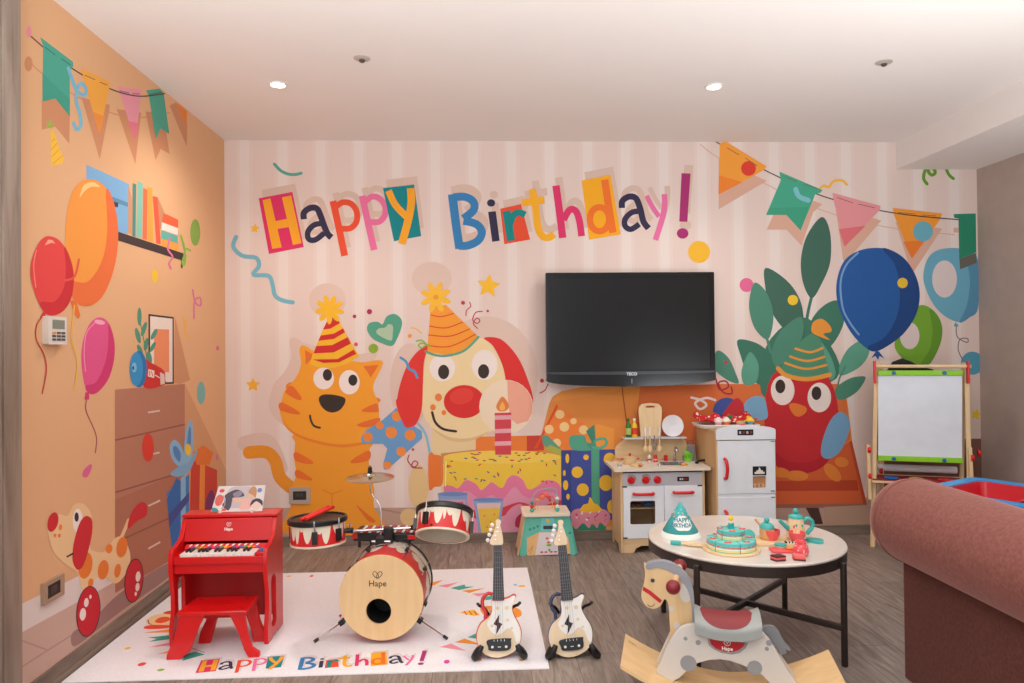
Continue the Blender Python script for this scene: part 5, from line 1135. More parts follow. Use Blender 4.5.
# lettuce, carrot
p = on_top(688, 462); t = thing('toy_lettuce', 'bright green felt toy lettuce leaf standing beside the sink', 'toy food', (p.x, p.y, WZ))
GR = mat((112,196,40), .7); q = MB(); lf = [(0,0),(-.018,.008),(-.024,.03),(-.020,.052),(-.020,.082),(-.008,.070),(.006,.066),(.018,.052),(.034,.046),(.026,.030),(.028,.018),(.014,.004)]
q.prism([(p_.x, p_.y) for p_ in spline([(a_, b_, 0) for a_, b_ in lf], 4)], lambda u, v, w: (u, w-.05*u+.006*sin(v*90), v), .004, GR); lfo = q.build('leaf', t); MB().tube([(0,-.002,.002),(-.002,-.003,.03),(-.006,-.002,.058)], .002, mat((160,220,90), .6), 8).build('leaf_vein', lfo)
p = on_top(684, 465.5); t = thing('toy_carrot', 'orange toy carrot half lying in front of toy lettuce', 'toy food', (p.x, p.y, WZ+.009)); MB().lathe([(.0,-.02),(.006,-.016),(.009,.0),(.009,.012),(0,.014)], mat((240,140,40), .5), 18, R=RY(pi/2)).build('carrot_body', t); MB().cyl((.012,0,0), (.020,0,.004), .002, GR, 8).build('carrot_top', t)
p = on_top(672, 462); t = thing('toy_tomato', 'red and green toy vegetable lying in the sink basin', 'toy food', (p.x+.005, KY+.12, WZ-.018)); MB().ball((0,0,0), .017, mat((214,50,40), .4), 20, (1.3,1,.8)).build('tomato_body', t); MB().ball((0,0,.013), .010, mat((50,130,50), .6), 12, (1,1,.5)).build('tomato_leaf', t)
# grater, handset, knives
p = on_top(691, 461); t = thing('toy_grater', 'grey metal box grater standing at the right end of worktop', 'grater', (*bk(p, .01, 0), WZ)); gm_ = mat((150,154,158), .35, metal=.7)
q = MB(); q.add([(-.032,-.018,0),(.032,-.018,0),(.032,.018,0),(-.032,.018,0),(-.024,-.010,.105),(.022,-.010,.105),(.022,.010,.105),(-.024,.010,.105)], [(0,1,5,4),(1,2,6,5),(2,3,7,6),(3,0,4,7),(4,5,6,7),(0,3,2,1)], gm_); go = q.build('grater_body', t, bevel=.002)
q = MB()
for i in range(5):
    for j in range(8): q.cbox((-.020+i*.010, -.0185+j*.0008+.0, .012+j*.011), (.004, .001, .003), mat((60,62,66), .5))
q.build('grater_holes', go)
MB().tube([(-.018,0,.104),(-.020,0,.122),(0,0,.130),(.018,0,.122),(.018,0,.104)], .003, mat((90,92,96), .4), 8).build('grater_handle', t)
p = on_top(705.5, 464); t = thing('toy_handset', 'black toy telephone handset lying at right corner of kitchen worktop', 'telephone', (*bk(p, .015, -.015), WZ)); q = MB(); q.tube([(-.040,.0,.010),(-.02,.008,.017),(.01,.012,.019),(.032,.012,.012)], .007, BLK, 12); q.build('grip', t)
for x, y in ((-.040, .0), (.032, .012)): MB().ball((x, y, .008), .012, BLK, 14, (1.1,1,.65)).build('ear_piece', t)
# in the oven
for px, c, lab in ((637.5, (120,52,44), 'dark red toy pan on the shelf inside the oven window'), (648.5, (40,130,210), 'blue toy bowl on the shelf inside the oven window')):
    x = onY(px, 505, KY+.06).x; t = tag(MB().lathe([(.016,0),(.030,.014),(.032,.020),(.029,.020),(.014,.004),(0,.004)], mat(c, .4), 28, cap=False).build('toy_bowl', loc=(x, KY+.085, kz(509)+.0008)), lab, 'bowl')

# ================================================================ toy fridge
FY = 4.30; FX0, FX1 = onY(716.3, 500, FY).x, onY(776.2, 500, FY).x; FWd = FX1-FX0; FD = .395
Fr = thing('toy_fridge', 'white toy fridge with red door handle right of toy kitchen', 'toy fridge', (FX0, FY, 0))
def fz(py, Y=FY): return onY(747, py, Y).z
FT0 = fz(430); 
for x in (0, FWd-.014): MB().box((x, 0, 0), (x+.014, FD, FT0-.004), mat((214,178,132), .5, kind='woodz', c2=(204,166,120))).build('side_panel', Fr, bevel=.002)
q = MB(); q.box((.014, .015, FT0-.022), (FWd-.014, FD, FT0-.008), WOOD); q.box((.014, FD-.01, .02), (FWd-.014, FD, FT0-.02), WOOD); q.box((.014, .02, .03), (FWd-.014, FD-.01, .045), WOOD); q.box((.014, .02, fz(496)-.006), (FWd-.014, FD-.01, fz(496)+.006), WOOD); q.build('cabinet_body', Fr)
ph = [(.002, fz(439.5)), (FWd-.002, fz(439.5)), (FWd-.002, fz(430))] + [(FWd/2+(FWd/2-.002)*cos(t*pi/12), fz(430)+(fz(425.5)-fz(430))*sin(t*pi/12)) for t in range(1, 12)] + [(.002, fz(430))]
MB().prism(ph, lambda u, v, w: (u, -.010+w, v), .016, WPAINT).build('top_panel', Fr, bevel=.003)
fzd = [(fz(440.5), fz(493.5)), (fz(497), .035)]
dx0, dx1 = .010, FWd-.006
wx0, wx1 = onY(752.5,480,FY).x-FX0, onY(765.6,480,FY).x-FX0
wh = rrect(wx0, fz(488), wx1, fz(476.3), .003, 2)
du = MB().prism([(dx0, fzd[0][1]), (dx1, fzd[0][1]), (dx1, fzd[0][0]), (dx0, fzd[0][0])], lambda u, v, w: (u, -.008+w, v), .015, WPAINT, holes=[wh]).build('upper_door', Fr, bevel=.002)
dl = MB().prism([(dx0, fzd[1][1]), (dx1, fzd[1][1]), (dx1, fzd[1][0]), (dx0, fzd[1][0])], lambda u, v, w: (u, -.008+w, v), .015, WPAINT).build('lower_door', Fr, bevel=.002)
MB().box((dx0+.01, .0, .004), (dx1-.01, .014, .034), WOODX).build('plinth', Fr)
hx_ = onY(724.5, 470, FY).x-FX0
MB().box((dx0, -.004, fzd[1][0]+.0008), (dx1, .004, fzd[0][1]-.0008), WPAINT).build('door_rail', Fr)
MB().tube([(hx_, -.006, fz(458.5)), (hx_+.002, -.028, fz(460)), (hx_+.006, -.036, fz(468)), (hx_+.002, -.028, fz(476.5)), (hx_, -.006, fz(478))], .010, RED, 12).build('handle', du)
MB().tube([(hx_, -.006, fz(510.5)), (hx_+.002, -.028, fz(512)), (hx_+.006, -.036, fz(519)), (hx_+.002, -.028, fz(526)), (hx_, -.006, fz(528))], .010, RED, 12).build('handle', dl)
x = onY(744.7, 432, FY).x-FX0; q = MB(); q.box((x-.048, -.0115, fz(435)), (x+.048, -.010, fz(429.3)), BLK); dp_ = q.build('display', Fr)
for i in range(4): MB().box((x-.038+i*.022, -.0122, fz(433.5)), (x-.026+i*.022, -.0115, fz(431)), mat((200,202,206) if i in (0, 2) else (150,50,56), .4)).build('display_icon', dp_)
q = MB(); q.box((wx0-.001, -.0095, fz(475.2)), (wx1+.001, -.008, fz(466.3)), BLK); pic = q.build('picture_panel', du)
q = MB(); A3 = lambda u, v, w: (wx0+(wx1-wx0)*u, -.0097-w, fz(475.2)+(fz(466.3)-fz(475.2))*v)
for pts in ([(.12,.15),(.88,.15),(.88,.38),(.12,.38)], [(.25,.38),(.75,.38),(.75,.55),(.25,.55)], [(.38,.55),(.62,.55),(.5,.92)]): q.prism(pts, A3, .0004, WHT)
q.build('cake_picture', pic)
q = MB(); q.box((wx0-.004, .008, fz(488)-.003), (wx1+.004, .04, fz(476.3)+.003), mat((196,140,96), .6)); q.build('dispenser_recess', du)
for i in range(3): MB().lathe([(.007,0),(.009,.022),(0,.022)], mat((232,190,150), .5), 14, (wx0+.014+i*.024, -.001, fz(487.8))).build('dispenser_cup', du)
for px, py in ((772,441.5),(772.5,491),(772.5,497.5)):
    x = onY(px, py, FY).x-FX0; MB().box((x-.012, -.0095, fz(py)-.004), (x+.012, -.0075, fz(py)+.003), mat((150,152,158), .35, metal=.6)).build('hinge', Fr)
# tray with spotted napkin and toy cakes on the fridge
tz = FT0-.003; tcx = (onY(731, 428, FY+.15).x); tray = thing('serving_tray', 'white toy serving tray lying across the top of the toy fridge', 'tray', (tcx, FY+.19, tz))
MB().prism(rrect(-.188, -.065, .178, .16, .03), lambda u, v, w: (u, v, w), .008, mat((232,226,220), .4)).build('tray_base', tray, bevel=.003)
q = MB(); q.tube([(x, y, .016) for x, y in rrect(-.188, -.065, .178, .16, .03)], .006, mat((232,226,220), .4), 8, smooth=False, closed=True); q.build('tray_rim', tray)
nk = MB(); rnd = random.Random(5); G = []
for i in range(30):
    row = []
    for j in range(17):
        u, v = i/29, j/16; x = -.182+.352*u; y = -.05+.20*v; e = min(u, 1-u, .5)*2
        h = .030+.020*abs(sin(u*17+v*4))*abs(cos(v*9+u*3))+.008*max(0, (1-e*3.2))*(.6+.4*sin(v*15))+.045*max(0, v-.45)*(.7+.5*sin(u*21))
        row.append(V((x+.006*sin(v*20), y, h)))
    G.append(row)
nk.grid(G, mat((210,28,34), .85, kind='dots', c2=(240,220,216), scale=38)); nap = nk.build('spotted_napkin', None, loc=(tcx, FY+.19, tz+.006), solid=.002); tag(nap, 'crumpled red napkin with white spots lying in tray on fridge', 'napkin')
def cupcake(px, base, top, lab, topr=.019, py=428.5, dy=.145, decor=None):
    p = onY(px, py, FY+dy); t = thing('toy_cupcake', lab, 'toy cake', (p.x, p.y, tz+.019)); 
    MB().lathe([(.018,0),(.025,.020),(.0,.021)], mat(base, .5), 22).build('cup', t); MB().lathe([(.026,.020),(topr*1.35,.027),(.018,.038),(.009,.048),(0,.052)], mat(top, .5), 22).build('icing', t)
    if decor: MB().ball(decor[1], decor[2], mat(decor[0], .5), 14, decor[3]).build('decoration', t)
cupcake(718.5, (236,180,196), (240,224,222), 'pink toy cupcake with a candle at left on the fridge tray', decor=((226,60,90), (0,0,.056), .006, (1,1,2)))
cupcake(726.5, (238,130,50), (242,234,224), 'toy cupcake with orange case and green leaf on fridge tray', .021, decor=((30,120,70), (.022,.0,.052), .016, (1.2,.5,.8)))
cupcake(750, (90,170,214), (250,204,40), 'toy cupcake with blue case and yellow icing on fridge tray', .022, decor=((250,204,40), (-.012,0,.046), .010, (1,1,1)))
p = onY(740.5, 428.5, FY+.145); t = thing('toy_doughnut', 'pink and green round toy cake between cupcakes on fridge tray', 'toy cake', (p.x, p.y, tz+.019)); MB().lathe([(.026,0),(.030,.008),(.028,.016),(0,.018)], mat((240,120,150), .5), 28).build('cake_base', t); MB().lathe([(.028,.016),(.024,.024),(0,.026)], mat((150,200,80), .5), 28).build('icing', t)
# ================================================================ round table
TZ = .43; TCX, TCY, TR = 1.131, 3.086, .406
DK = mat((52,42,38), .42, metal=.2); MARB = mat((226,218,210), .22, kind='cloth', c2=(218,209,201), scale=.05, coat=.3)
Tb = thing('round_table', 'low round table with pale stone top and dark metal frame', 'table', (TCX, TCY, 0))
MB().lathe([(0,TZ-.014),(TR-.006,TZ-.014),(TR,TZ-.009),(TR,TZ-.004),(TR-.004,TZ),(0,TZ)], MARB, 96, cap=False).build('table_top', Tb)
MB().lathe([(TR-.016,TZ-.052),(TR-.002,TZ-.052),(TR-.002,TZ-.014),(TR-.016,TZ-.014),(TR-.016,TZ-.052)], DK, 96, cap=False).build('apron_ring', Tb)
lp = []
for px, py in ((841.5,665.5),(788,609),(661,611.5),(0,0)):
    if px: p = onZ(px, py, 0); d = V((p.x-TCX, p.y-TCY, 0)).normalized()*(TR+.010)
    else: d = -lp[1] if False else V((-.292, -.290, 0)).normalized()*(TR+.010)
    lp.append(d); q = MB(); q.lathe([(.010,0),(.0125,.004),(.0125,TZ-.03),(.009,TZ-.026),(0,TZ-.026)], DK, 20, d); lo = q.build('leg', Tb)
    e = d.normalized(); MB().cyl(d*.965+V((0,0,TZ-.040)), d+e*.006+V((0,0,TZ-.040)), .009, DK, 12).build('leg_bracket', lo)
for i, j, z in ((0, 2, .148), (1, 3, .148)):
    a, b = lp[i]+V((0,0,z)), lp[j]+V((0,0,z)); q = MB(); d = (b-a); R = d.to_track_quat('X', 'Z').to_matrix(); q.cbox((a+b)/2+V((0,0,0 if i == 0 else .0002)), (d.length-.012, .021, .022), DK, R); q.build('cross_brace', Tb, bevel=.002)
def tt(px, py): p = onZ(px, py, TZ); return p
def bk(p, dy, dx=0): return (p.x*(1+dy/p.y)+dx, p.y+dy)
TQ = mat((72,184,178), .45); CORAL = mat((240,92,96), .4); TW = mat((238,208,164), .5, kind='woodx', c2=(228,194,148)); TEAL = mat((66,178,172), .4); CRM = mat((240,232,214), .5)
# party hat
b = tt(680.5, 541.6); hat = thing('party_hat', 'turquoise paper party hat standing at the left side of round table', 'party hat', (*bk(b, .089, 0), TZ+.001))
hgt = onY(679, 502, b.y+.09).z-TZ; RBh = .088
q = MB(); q.lathe([(RBh-.001,0),(RBh,.0),(RBh*.86,.022)], mat((232,236,230), .6), 48, cap=False); q.lathe([(RBh*.86,.022),(.0015,hgt)], mat((66,176,178), .55), 48, cap=False); hb_ = q.build('hat_cone', hat, solid=.001)
def on_cone(a, z, off=.001): r = RBh*.86*(1-(z-.022)/(hgt-.022))+off; return V((r*sin(a), -r*cos(a), z))
q = MB(); cl = []
for k in range(40):
    t_ = 2*pi*k/40; rr_ = 1+.10*abs(sin(t_*4)); cl.append((.80*rr_*cos(t_), .066+.027*rr_*sin(t_)))
G = [[on_cone(-.05+c[0]*k/6, .066+(c[1]-.066)*k/6, .0016) for k in range(7)] for c in cl]; q.grid(G, mat((240,240,236), .6), closed_u=True); q.build('white_cloud', hb_)
q = MB(); tm = mat((40,130,150), .6)
for txt, z, sz in (('HAPPY', .077, .023), ('BIRTHDAY', .057, .0205)): text_mesh(txt, sz, tm, q, lambda u, v, w: on_cone(-.05+u/max(.02, (RBh*.86*(1-(z+v-.022)/(hgt-.022)))), z+v, .0030+w), .0001, bold=.0006)
q.build('greeting_text', hb_)
q = MB(); rnd = random.Random(2)
for k in range(46):
    z = rnd.uniform(.085, hgt-.02); a_ = rnd.uniform(-pi, pi); c = on_cone(a_, z, .001); q.cbox(c, (.004, .004, .004), mat(rnd.choice(((240,200,120),(240,120,120),(200,230,220),(60,140,150))), .5), RZ(a_) @ RX(rnd.uniform(0,1)))
o = q.build('confetti_print', hb_); tag(o, kind='stuff')
# knife
a, b = tt(671, 544.6), tt(706, 546.8); kn = thing('toy_cake_knife', 'wooden toy cake knife with turquoise handle lying before party hat', 'knife', a.lerp(b, .5), math.atan2(b.y-a.y, b.x-a.x)); hl = (b-a).length/2
MB().cbox((-hl*.72, 0, .009), (hl*.62, .018, .016), TEAL).build('handle', kn, bevel=.004)
MB().prism([(-hl*.42,-.009),(-hl*.1,-.009),(-hl*.0,-.020),(hl*.80,-.018),(hl,-.002),(hl*.9,.012),(-hl*.42,.012)], lambda u, v, w: (u, v, .004+w), .009, TW).build('blade', kn, bevel=.002)
# cake
b = tt(731.3, 549.8); cx_, cy_ = b.x, b.y; ck = thing('toy_birthday_cake', 'two-tier turquoise toy birthday cake with yellow flame candle on table', 'toy cake', (cx_, cy_, TZ+.0005))
MB().lathe([(.110,0),(.112,.003),(.110,.008),(0,.008)], TW, 64).build('cake_board', ck)
def tier(nm, r, z, h, cut):
    q = MB(); bands = [(0,.10,(120,206,196)),(.10,.34,(238,226,140)),(.34,.44,(240,246,236)),(.44,.56,(120,206,196)),(.56,.66,(232,90,90)),(.66,1,(92,200,194))]
    prof = [(r, z)]; ms = []
    for a_, b_, c in bands: prof.append((r, z+h*b_)); ms.append(mat(c, .5))
    prof.append((r-.003, z+h+.002)); ms.append(mat((92,200,194), .5)); prof.append((0, z+h+.002)); ms.append(mat((120,208,200), .5))
    q.lathe(prof, ms[0], 64, mats=ms, cap=False); o = q.build(nm, ck)
    q = MB()
    for i in range(cut):
        a_ = 2*pi*i/cut+.55; q.cbox((r*.52*cos(a_), r*.52*sin(a_), z+h+.0022), (r*.98, .0022, .0008), mat((46,130,130), .6), RZ(a_)); q.cbox((r*cos(a_), r*sin(a_), z+h/2), (.0012, .0024, h), mat((46,130,130), .6), RZ(a_))
    q.build('slice_lines', o)
    for i in range(cut):
        a_ = 2*pi*(i+.5)/cut+.55; c = V((r*.80*cos(a_), r*.80*sin(a_), z+h+.003)); MB().lathe([(.013,0),(.010,.002),(0,.0026)], mat((222,64,60), .45), 16, c, sx=1.2, sy=.8).build('fruit_slice', o)
        MB().lathe([(.006,.002),(0,.0034)], mat((244,196,190), .5), 12, c).build('fruit_centre', o)
    n = int(r*300); q = MB()
    for i in range(n): a_ = 2*pi*i/n; q.ball((r*cos(a_), r*sin(a_), z+h*.60), .0032, mat((226,70,74), .5), 8, (1,1,.9))
    q.build('red_icing_beads', o); return o
tier('lower_tier', .095, .008, .037, 6); tier('upper_tier', .054, .047, .036, 4)
MB().lathe([(.0115,.084),(.0115,.108),(0,.108)], mat((38,174,172), .4), 24).build('candle', ck); cdl = MB().lathe([(.0114,.108),(.0114,.115),(0,.116)], CRM, 24).build('candle_top', ck)
MB().lathe([(.004,.115),(.009,.122),(.009,.127),(.005,.136),(0,.141)], mat((248,208,20), .4), 20).build('flame', ck)
# green plate piece behind
p = tt(749.5, 541); t = thing('toy_macaron', 'turquoise patterned toy disc leaning behind the toy birthday cake', 'toy food', (*bk(p, .03, 0), TZ+.020)); MB().lathe([(.021,-.005),(.024,0),(.021,.006),(0,.006)], TEAL, 36, R=RX(rad(40))).build('disc', t)
# tea set board
b0 = tt(780, 547); bt = thing('tea_tray', 'long oval pale wooden tray under the toy tea set on table', 'tray', (*bk(b0, .065), TZ+.0003)); 
MB().prism(rrect(-.165, -.055, .100, .070, .05, 8), lambda u, v, w: (u, v, w), .009, TW).build('tray_base', bt, bevel=.003); BZ = TZ+.0098
def tb2(px, py): return onZ(px, py, BZ)
p = tb2(767, 541); sp = thing('toy_sugar_pot', 'wooden toy sugar pot with turquoise lid behind left pink cup', 'sugar pot', (*bk(p, .035, 0), BZ)); 
MB().lathe([(.026,0),(.030,.006),(.031,.034),(.027,.046),(0,.046)], mat((222,170,118), .5, kind='woodz', c2=(208,154,102)), 36).build('pot_body', sp)
l_ = MB().lathe([(.031,.046),(.029,.056),(.018,.066),(0,.069)], TEAL, 36).build('lid', sp); MB().ball((0,0,.078), .0115, TEAL, 18).build('lid_knob', l_)
MB().cyl((-.02,.01,.05), (-.046,.012,.080), .0045, mat((216,160,110), .5), 10).build('spoon_handle', sp)
def cup(px, py, lab, dz=0, dy=.030, k=1.2):
    p = tb2(px, py); c = thing('toy_tea_cup', lab, 'cup', (*bk(p, dy, 0), BZ+dz)); q = MB(); q.lathe([(.021,0),(.022,.004),(.031,.022),(.0335,.041),(.0315,.041),(.028,.020),(.017,.008),(0,.008)], CORAL, 36, cap=False); q.lathe([(.021,0),(0,0)], CORAL, 36, cap=False); q.build('cup_body', c); return c
c = cup(772, 541.5, 'left coral pink toy cup in front of the turquoise lidded sugar pot')
# teapot
p = tb2(796, 541); tp2 = thing('toy_teapot', 'wooden toy teapot with turquoise lid, spout and curved handle', 'teapot', (*bk(p, .045, 0), BZ))
MB().lathe([(.036,0),(.040,.004),(.036,.04),(.029,.082),(.026,.086),(0,.086)], TW, 40).build('pot_body', tp2)
l_ = MB().lathe([(.031,.086),(.029,.094),(.016,.102),(0,.105)], TEAL, 36).build('lid', tp2); MB().ball((0,0,.114), .0115, TEAL, 18).build('lid_knob', l_)
MB().cyl((-.032,-.004,.040), (-.074,-.010,.078), .0105, TEAL, 20, .0075).build('spout', tp2)
MB().tube([(.030,0,.070),(.050,-.002,.082),(.068,-.004,.070),(.068,-.004,.045),(.052,-.004,.028),(.046,-.004,.016)], .0085, TEAL, 14).build('handle', tp2)
fc2 = MB(); RP3 = lambda a_, z, off=.0006: V(((.040-(z-.004)*.137+off)*sin(a_), -(.040-(z-.004)*.137+off)*cos(a_), z))
for a_, z, w_, h_, c3 in ((-.35,.060,.005,.006,(60,170,180)),(.45,.058,.005,.006,(60,170,180)),(-.62,.054,.004,.007,(226,70,60)),(.05,.050,.012,.007,(244,190,60))): 
    q = [( a_+w_/.036*cos(2*pi*k/16), z+h_*sin(2*pi*k/16)) for k in range(16)]; fc2.prism(q, lambda u, v, w: RP3(u, v, .0006+w), .0004, mat(c3, .5))
fc2.prism([(-.42,.036),(.45,.036),(.42,.045),(-.38,.046)], lambda u, v, w: RP3(u, v, .0006+w), .0005, mat((60,26,26), .5)); fc2.prism([(-.28,.036),(.3,.036),(.26,.040),(-.24,.040)], lambda u, v, w: RP3(u, v, .0012+w), .0005, WHT); fc2.build('painted_face', tp2)
p = tt(797, 546.5); c = thing('toy_tea_cup', 'right coral pink toy cup in front of the toy teapot', 'cup', (*bk(p, .034, 0), BZ)); q = MB(); q.lathe([(.021,0),(.022,.004),(.031,.022),(.0335,.041),(.0315,.041),(.028,.020),(.017,.008),(0,.008)], CORAL, 36, cap=False); q.lathe([(.021,0),(0,0)], CORAL, 36, cap=False); q.build('cup_body', c)
# coral jug in front
p = tt(800.5, 558); jg = thing('toy_milk_jug', 'coral pink toy jug with white spots before the teapot cup', 'jug', (*bk(p, .032, +.002), TZ+.0005))
MB().lathe([(.020,0),(.028,.006),(.030,.020),(.026,.036),(.018,.046),(.021,.056),(.019,.056),(.016,.046),(0,.044)], mat((238,84,92), .4, kind='dots', c2=(246,190,190), scale=90), 36, cap=False).build('jug_body', jg)
# turquoise leaf plate
p = tt(815, 543); t = thing('toy_leaf_spoon', 'turquoise leaf shaped toy dish at the right of toy teapot', 'dish', (*bk(p, .01, 0), TZ+.0005)); lf = [(-.034,.034),(-.026,.004),(-.006,-.024),(.020,-.026),(.032,-.006),(.028,.016),(.006,.030),(-.014,.036)]
MB().prism([(a_.x, a_.y) for a_ in spline([(u, v, 0) for u, v in lf], 5)], lambda u, v, w: (u, v, w), .012, TEAL).build('leaf_dish', t, bevel=.004)
# coral tray with biscuits
p0 = tt(785, 554); tr2 = thing('toy_biscuit_tray', 'coral pink rectangular toy tray holding biscuits near table front', 'tray', (*bk(p0, .035, -.005), TZ+.0005), -.12); MB().prism(rrect(-.050, -.030, .046, .032, .010), lambda u, v, w: (u, v, w), .005, CORAL).build('tray_base', tr2, bevel=.0015)
q = MB(); q.tube([(x, y, .006) for x, y in rrect(-.050, -.030, .046, .032, .010)], .0028, CORAL, 8, smooth=False, closed=True); q.build('tray_rim', tr2)
p = tt(780.5, 549.5); t = thing('toy_biscuit', 'turquoise round toy biscuit on the left of coral tray', 'biscuit', (*bk(p, .012, 0), TZ+.0058)); MB().lathe([(.022,0),(.024,.005),(.023,.008)], mat((210,190,160), .5), 32).build('biscuit_base', t); MB().lathe([(.0245,.008),(.024,.014),(0,.017)], TEAL, 32).build('biscuit_top', t)
p = tt(790, 545.5); t = thing('toy_wafer', 'black and white striped toy wafer at the back of coral tray', 'biscuit', (*bk(p, .006, +.002), TZ+.0058)); q = MB()
for i in range(7): q.box((-.022+i*.0063, -.007, 0), (-.0157+i*.0063, .007, .010), mat((50,40,44), .5) if i % 2 == 0 else WHT)
q.build('striped_wafer', t)
p = tt(789.5, 551.5); t = thing('toy_biscuit', 'orange toy biscuit lying between striped wafer and jug', 'biscuit', (*bk(p, .010, -.001), TZ+.0058)); MB().cbox((0,0,.005), (.022,.020,.010), mat((240,150,60), .5)).build('biscuit_body', t, bevel=.003)
for px, py, rz, lab in ((778, 562, .1, 'left chocolate and coral toy sandwich wedge at the table front'), (799, 561.5, -.5, 'right chocolate and coral toy sandwich wedge before the coral jug')):
    p = tt(px, py); t = thing('toy_cake_slice', lab, 'toy cake', (*bk(p, .020, 0), TZ+.0005), rz, group=None); wdg = [(-.026,.012),(.020,.018),(.026,-.014),(-.016,-.018)]
    for z0, z1, c3 in ((0,.006,(90,36,38)), (.006,.014,(238,96,96)), (.014,.020,(84,34,38) if px < 790 else (240,120,116))): MB().prism(wdg, lambda u, v, w: (u, v, z0+w), z1-z0-.0002, mat(c3, .45)).build('cake_layer', t, bevel=.0012)

# ================================================================ rocking horse
HM = 2.50; HN, HF = HM-.048, HM+.048
HYAW = rad(-15)
RH = thing('rocking_horse', 'white and wood rocking horse with grey saddle in front of round table', 'rocking horse', (onY(728, 620, HM).x, HM, 0), HYAW)
RB_ = V(RH.location); PLY = mat((232,196,146), .42, kind='woodx', c2=(222,184,132)); HW = mat((214,206,199), .45); HG = mat((150,150,152), .45); MAR = mat((132,30,42), .4)
def hp(pts, Y, c=(0,0,1)): 
    out = []
    Rz = MX.Rotation(HYAW, 3, 'Z'); P0 = RB_+Rz @ V((0, Y-HM, 0)); n = Rz @ V((0, 1, 0))
    for x, y in pts: p = Rz.inverted() @ (onP(c[0]+x/c[2], c[1]+y/c[2], P0, n)-RB_); out.append((p.x, p.z))
    return out
def sm(pts, n=4): return [(p.x, p.y) for p in spline([(a_, b_, 0) for a_, b_ in pts], n)]
hc1 = (630, 550, 5.136); hc2 = (680, 590, 6.02)
# side panels
topL = hp([(133,632),(150,590),(205,470),(235,420),(262,395),(300,382),(330,380)], HN, hc1); topR = hp([(470,235),(500,258),(540,300),(600,400),(650,485),(702,560),(735,640)], HN, hc2)
arR = hp([(600,640),(560,585),(530,550),(490,510),(440,480),(360,448),(300,428),(240,419),(170,424),(110,440),(60,470),(0,530)], HN, hc2); arL = hp([(215,678)], HN, hc1)
mid = hp([(712,634),(728,638),(746,637)], HN)
panel = topL+mid+topR+arR+arL
zb_ = .022
bodyc = [(u, v) for u, v in panel]
for Y, nm in ((HN, 'near_side_panel'), (HF-.018, 'far_side_panel')): 
    q = MB().prism(bodyc, lambda u, v, w, Y=Y: (u, Y-HM+w, v), .018, HW).build('side_panel', RH, bevel=.003)
    if Y == HN: nearp = q
sp_ = MB()
for pts, c, r in (((285,455),hc1,2.0),((350,475),hc1,2.6),((300,582),hc1,8.2),((535,318),hc2,2.9),((523,354),hc2,2.0),((450,468),hc2,7.2)):
    p = hp([pts], HN, c)[0]; ku = HN/726; 
    cc = circ(p[0], p[1], r*ku, n=24)
    MB().prism(cc, lambda u, v, w: (u, HN-HM-.0004-w, v), .0006, HG).build('grey_spot', nearp)
bd = hp([(165,290),(172,330),(200,355),(250,378),(310,388),(360,378),(395,350),(410,318)], HN, hc2); be = hp([(176,290),(186,325),(215,350),(260,368),(310,374),(350,362),(380,340),(392,318)], HN, hc2)
q = MB(); q.prism(bd, lambda u, v, w: (u, HN-HM-.0006-w, v), .0008, HG); q.prism(be, lambda u, v, w: (u, HN-HM-.0016-w, v), .0008, mat((190,20,34), .4))
lc = hp([(284,335)], HN, hc2)[0]
text_mesh('Hape', .017, WHT, q, lambda u, v, w: (lc[0]+u, HN-HM-.0028-w, lc[1]+v-.010), bold=.0006)
for s in (-1, 1): q.tube([(lc[0]+s*x, HN-HM-.003, lc[1]+z) for x, z in ((.001,.0),(.009,.006),(.010,.013),(.004,.014),(-.001,.006))], .0011, WHT, 6)
q.build('girth_badge', nearp)
# head board
hc3 = (630, 550, 4.655)
HEAD = [(64,66),(78,74),(95,62),(140,56),(190,66),(240,99),(274,144),(290,200),(294,300),(290,370),(240,420),(185,432),(188,390),(184,330),(180,262),(172,238),(160,230),(142,260),(110,274),(76,262),(56,232),(53,200),(64,160),(70,110)]
hh_ = sm(hp(HEAD, HM-.012, hc3), 4); hb2 = MB().prism(hh_, lambda u, v, w: (u, -.012+w, v), .024, mat((226,192,144), .45, kind='woodz', c2=(216,180,130))).build('head_board', RH, bevel=.004)
man = sm(hp([(74,70),(95,59),(140,52),(190,62),(240,93),(280,144),(296,200),(301,300),(299,352),(290,352),(289,300),(282,235),(264,178),(230,136),(180,98),(130,84),(92,90),(76,86)], HM-.014, hc3), 3)
MB().prism(man, lambda u, v, w: (u, -.015+w, v), .030, mat((150,152,160), .45)).build('mane', RH, bevel=.003)
q = MB(); ey = hp([(177,338)], HM-.012, (600,480,3.363))[0]; q.lathe([(.0075,0),(.006,.002),(0,.0026)], mat((70,66,66), .3), 20, (ey[0], -.012, ey[1]), RX(pi/2)); q.build('eye', hb2)
q = MB(); br_ = hp([(146,358),(170,372),(208,404),(202,414),(165,384),(143,370)], HM-.012, (600,480,3.363)); q.prism(br_, lambda u, v, w: (u, -.0128-w, v), .001, mat((196,30,40), .5)); q.build('bridle', hb2)
q = MB(); sm_ = hp([(160,418),(166,424),(176,424),(184,416)], HM-.012, (600,480,3.363)); q.tube([(u, -.0128, v) for u, v in sm_], .0013, mat((110,80,70), .5), 6); q.build('smile', hb2)
for x, y, r in ((288,378,6.0),(240,433,2.3),(258,490,3.0)):
    p = hp([(x, y)], HM-.012, (600,480,3.363))[0]; MB().prism(circ(p[0], p[1], r*.0036, r*.0042 if r < 6 else r*.0058), lambda u, v, w: (u, -.0126-w, v), .0008, HW).build('white_patch', hb2)
hn = hp([(246,362)], HM-.12, (600,480,3.363))[0]; hf = hp([(232,72)], HM+.13, hc3)[0]
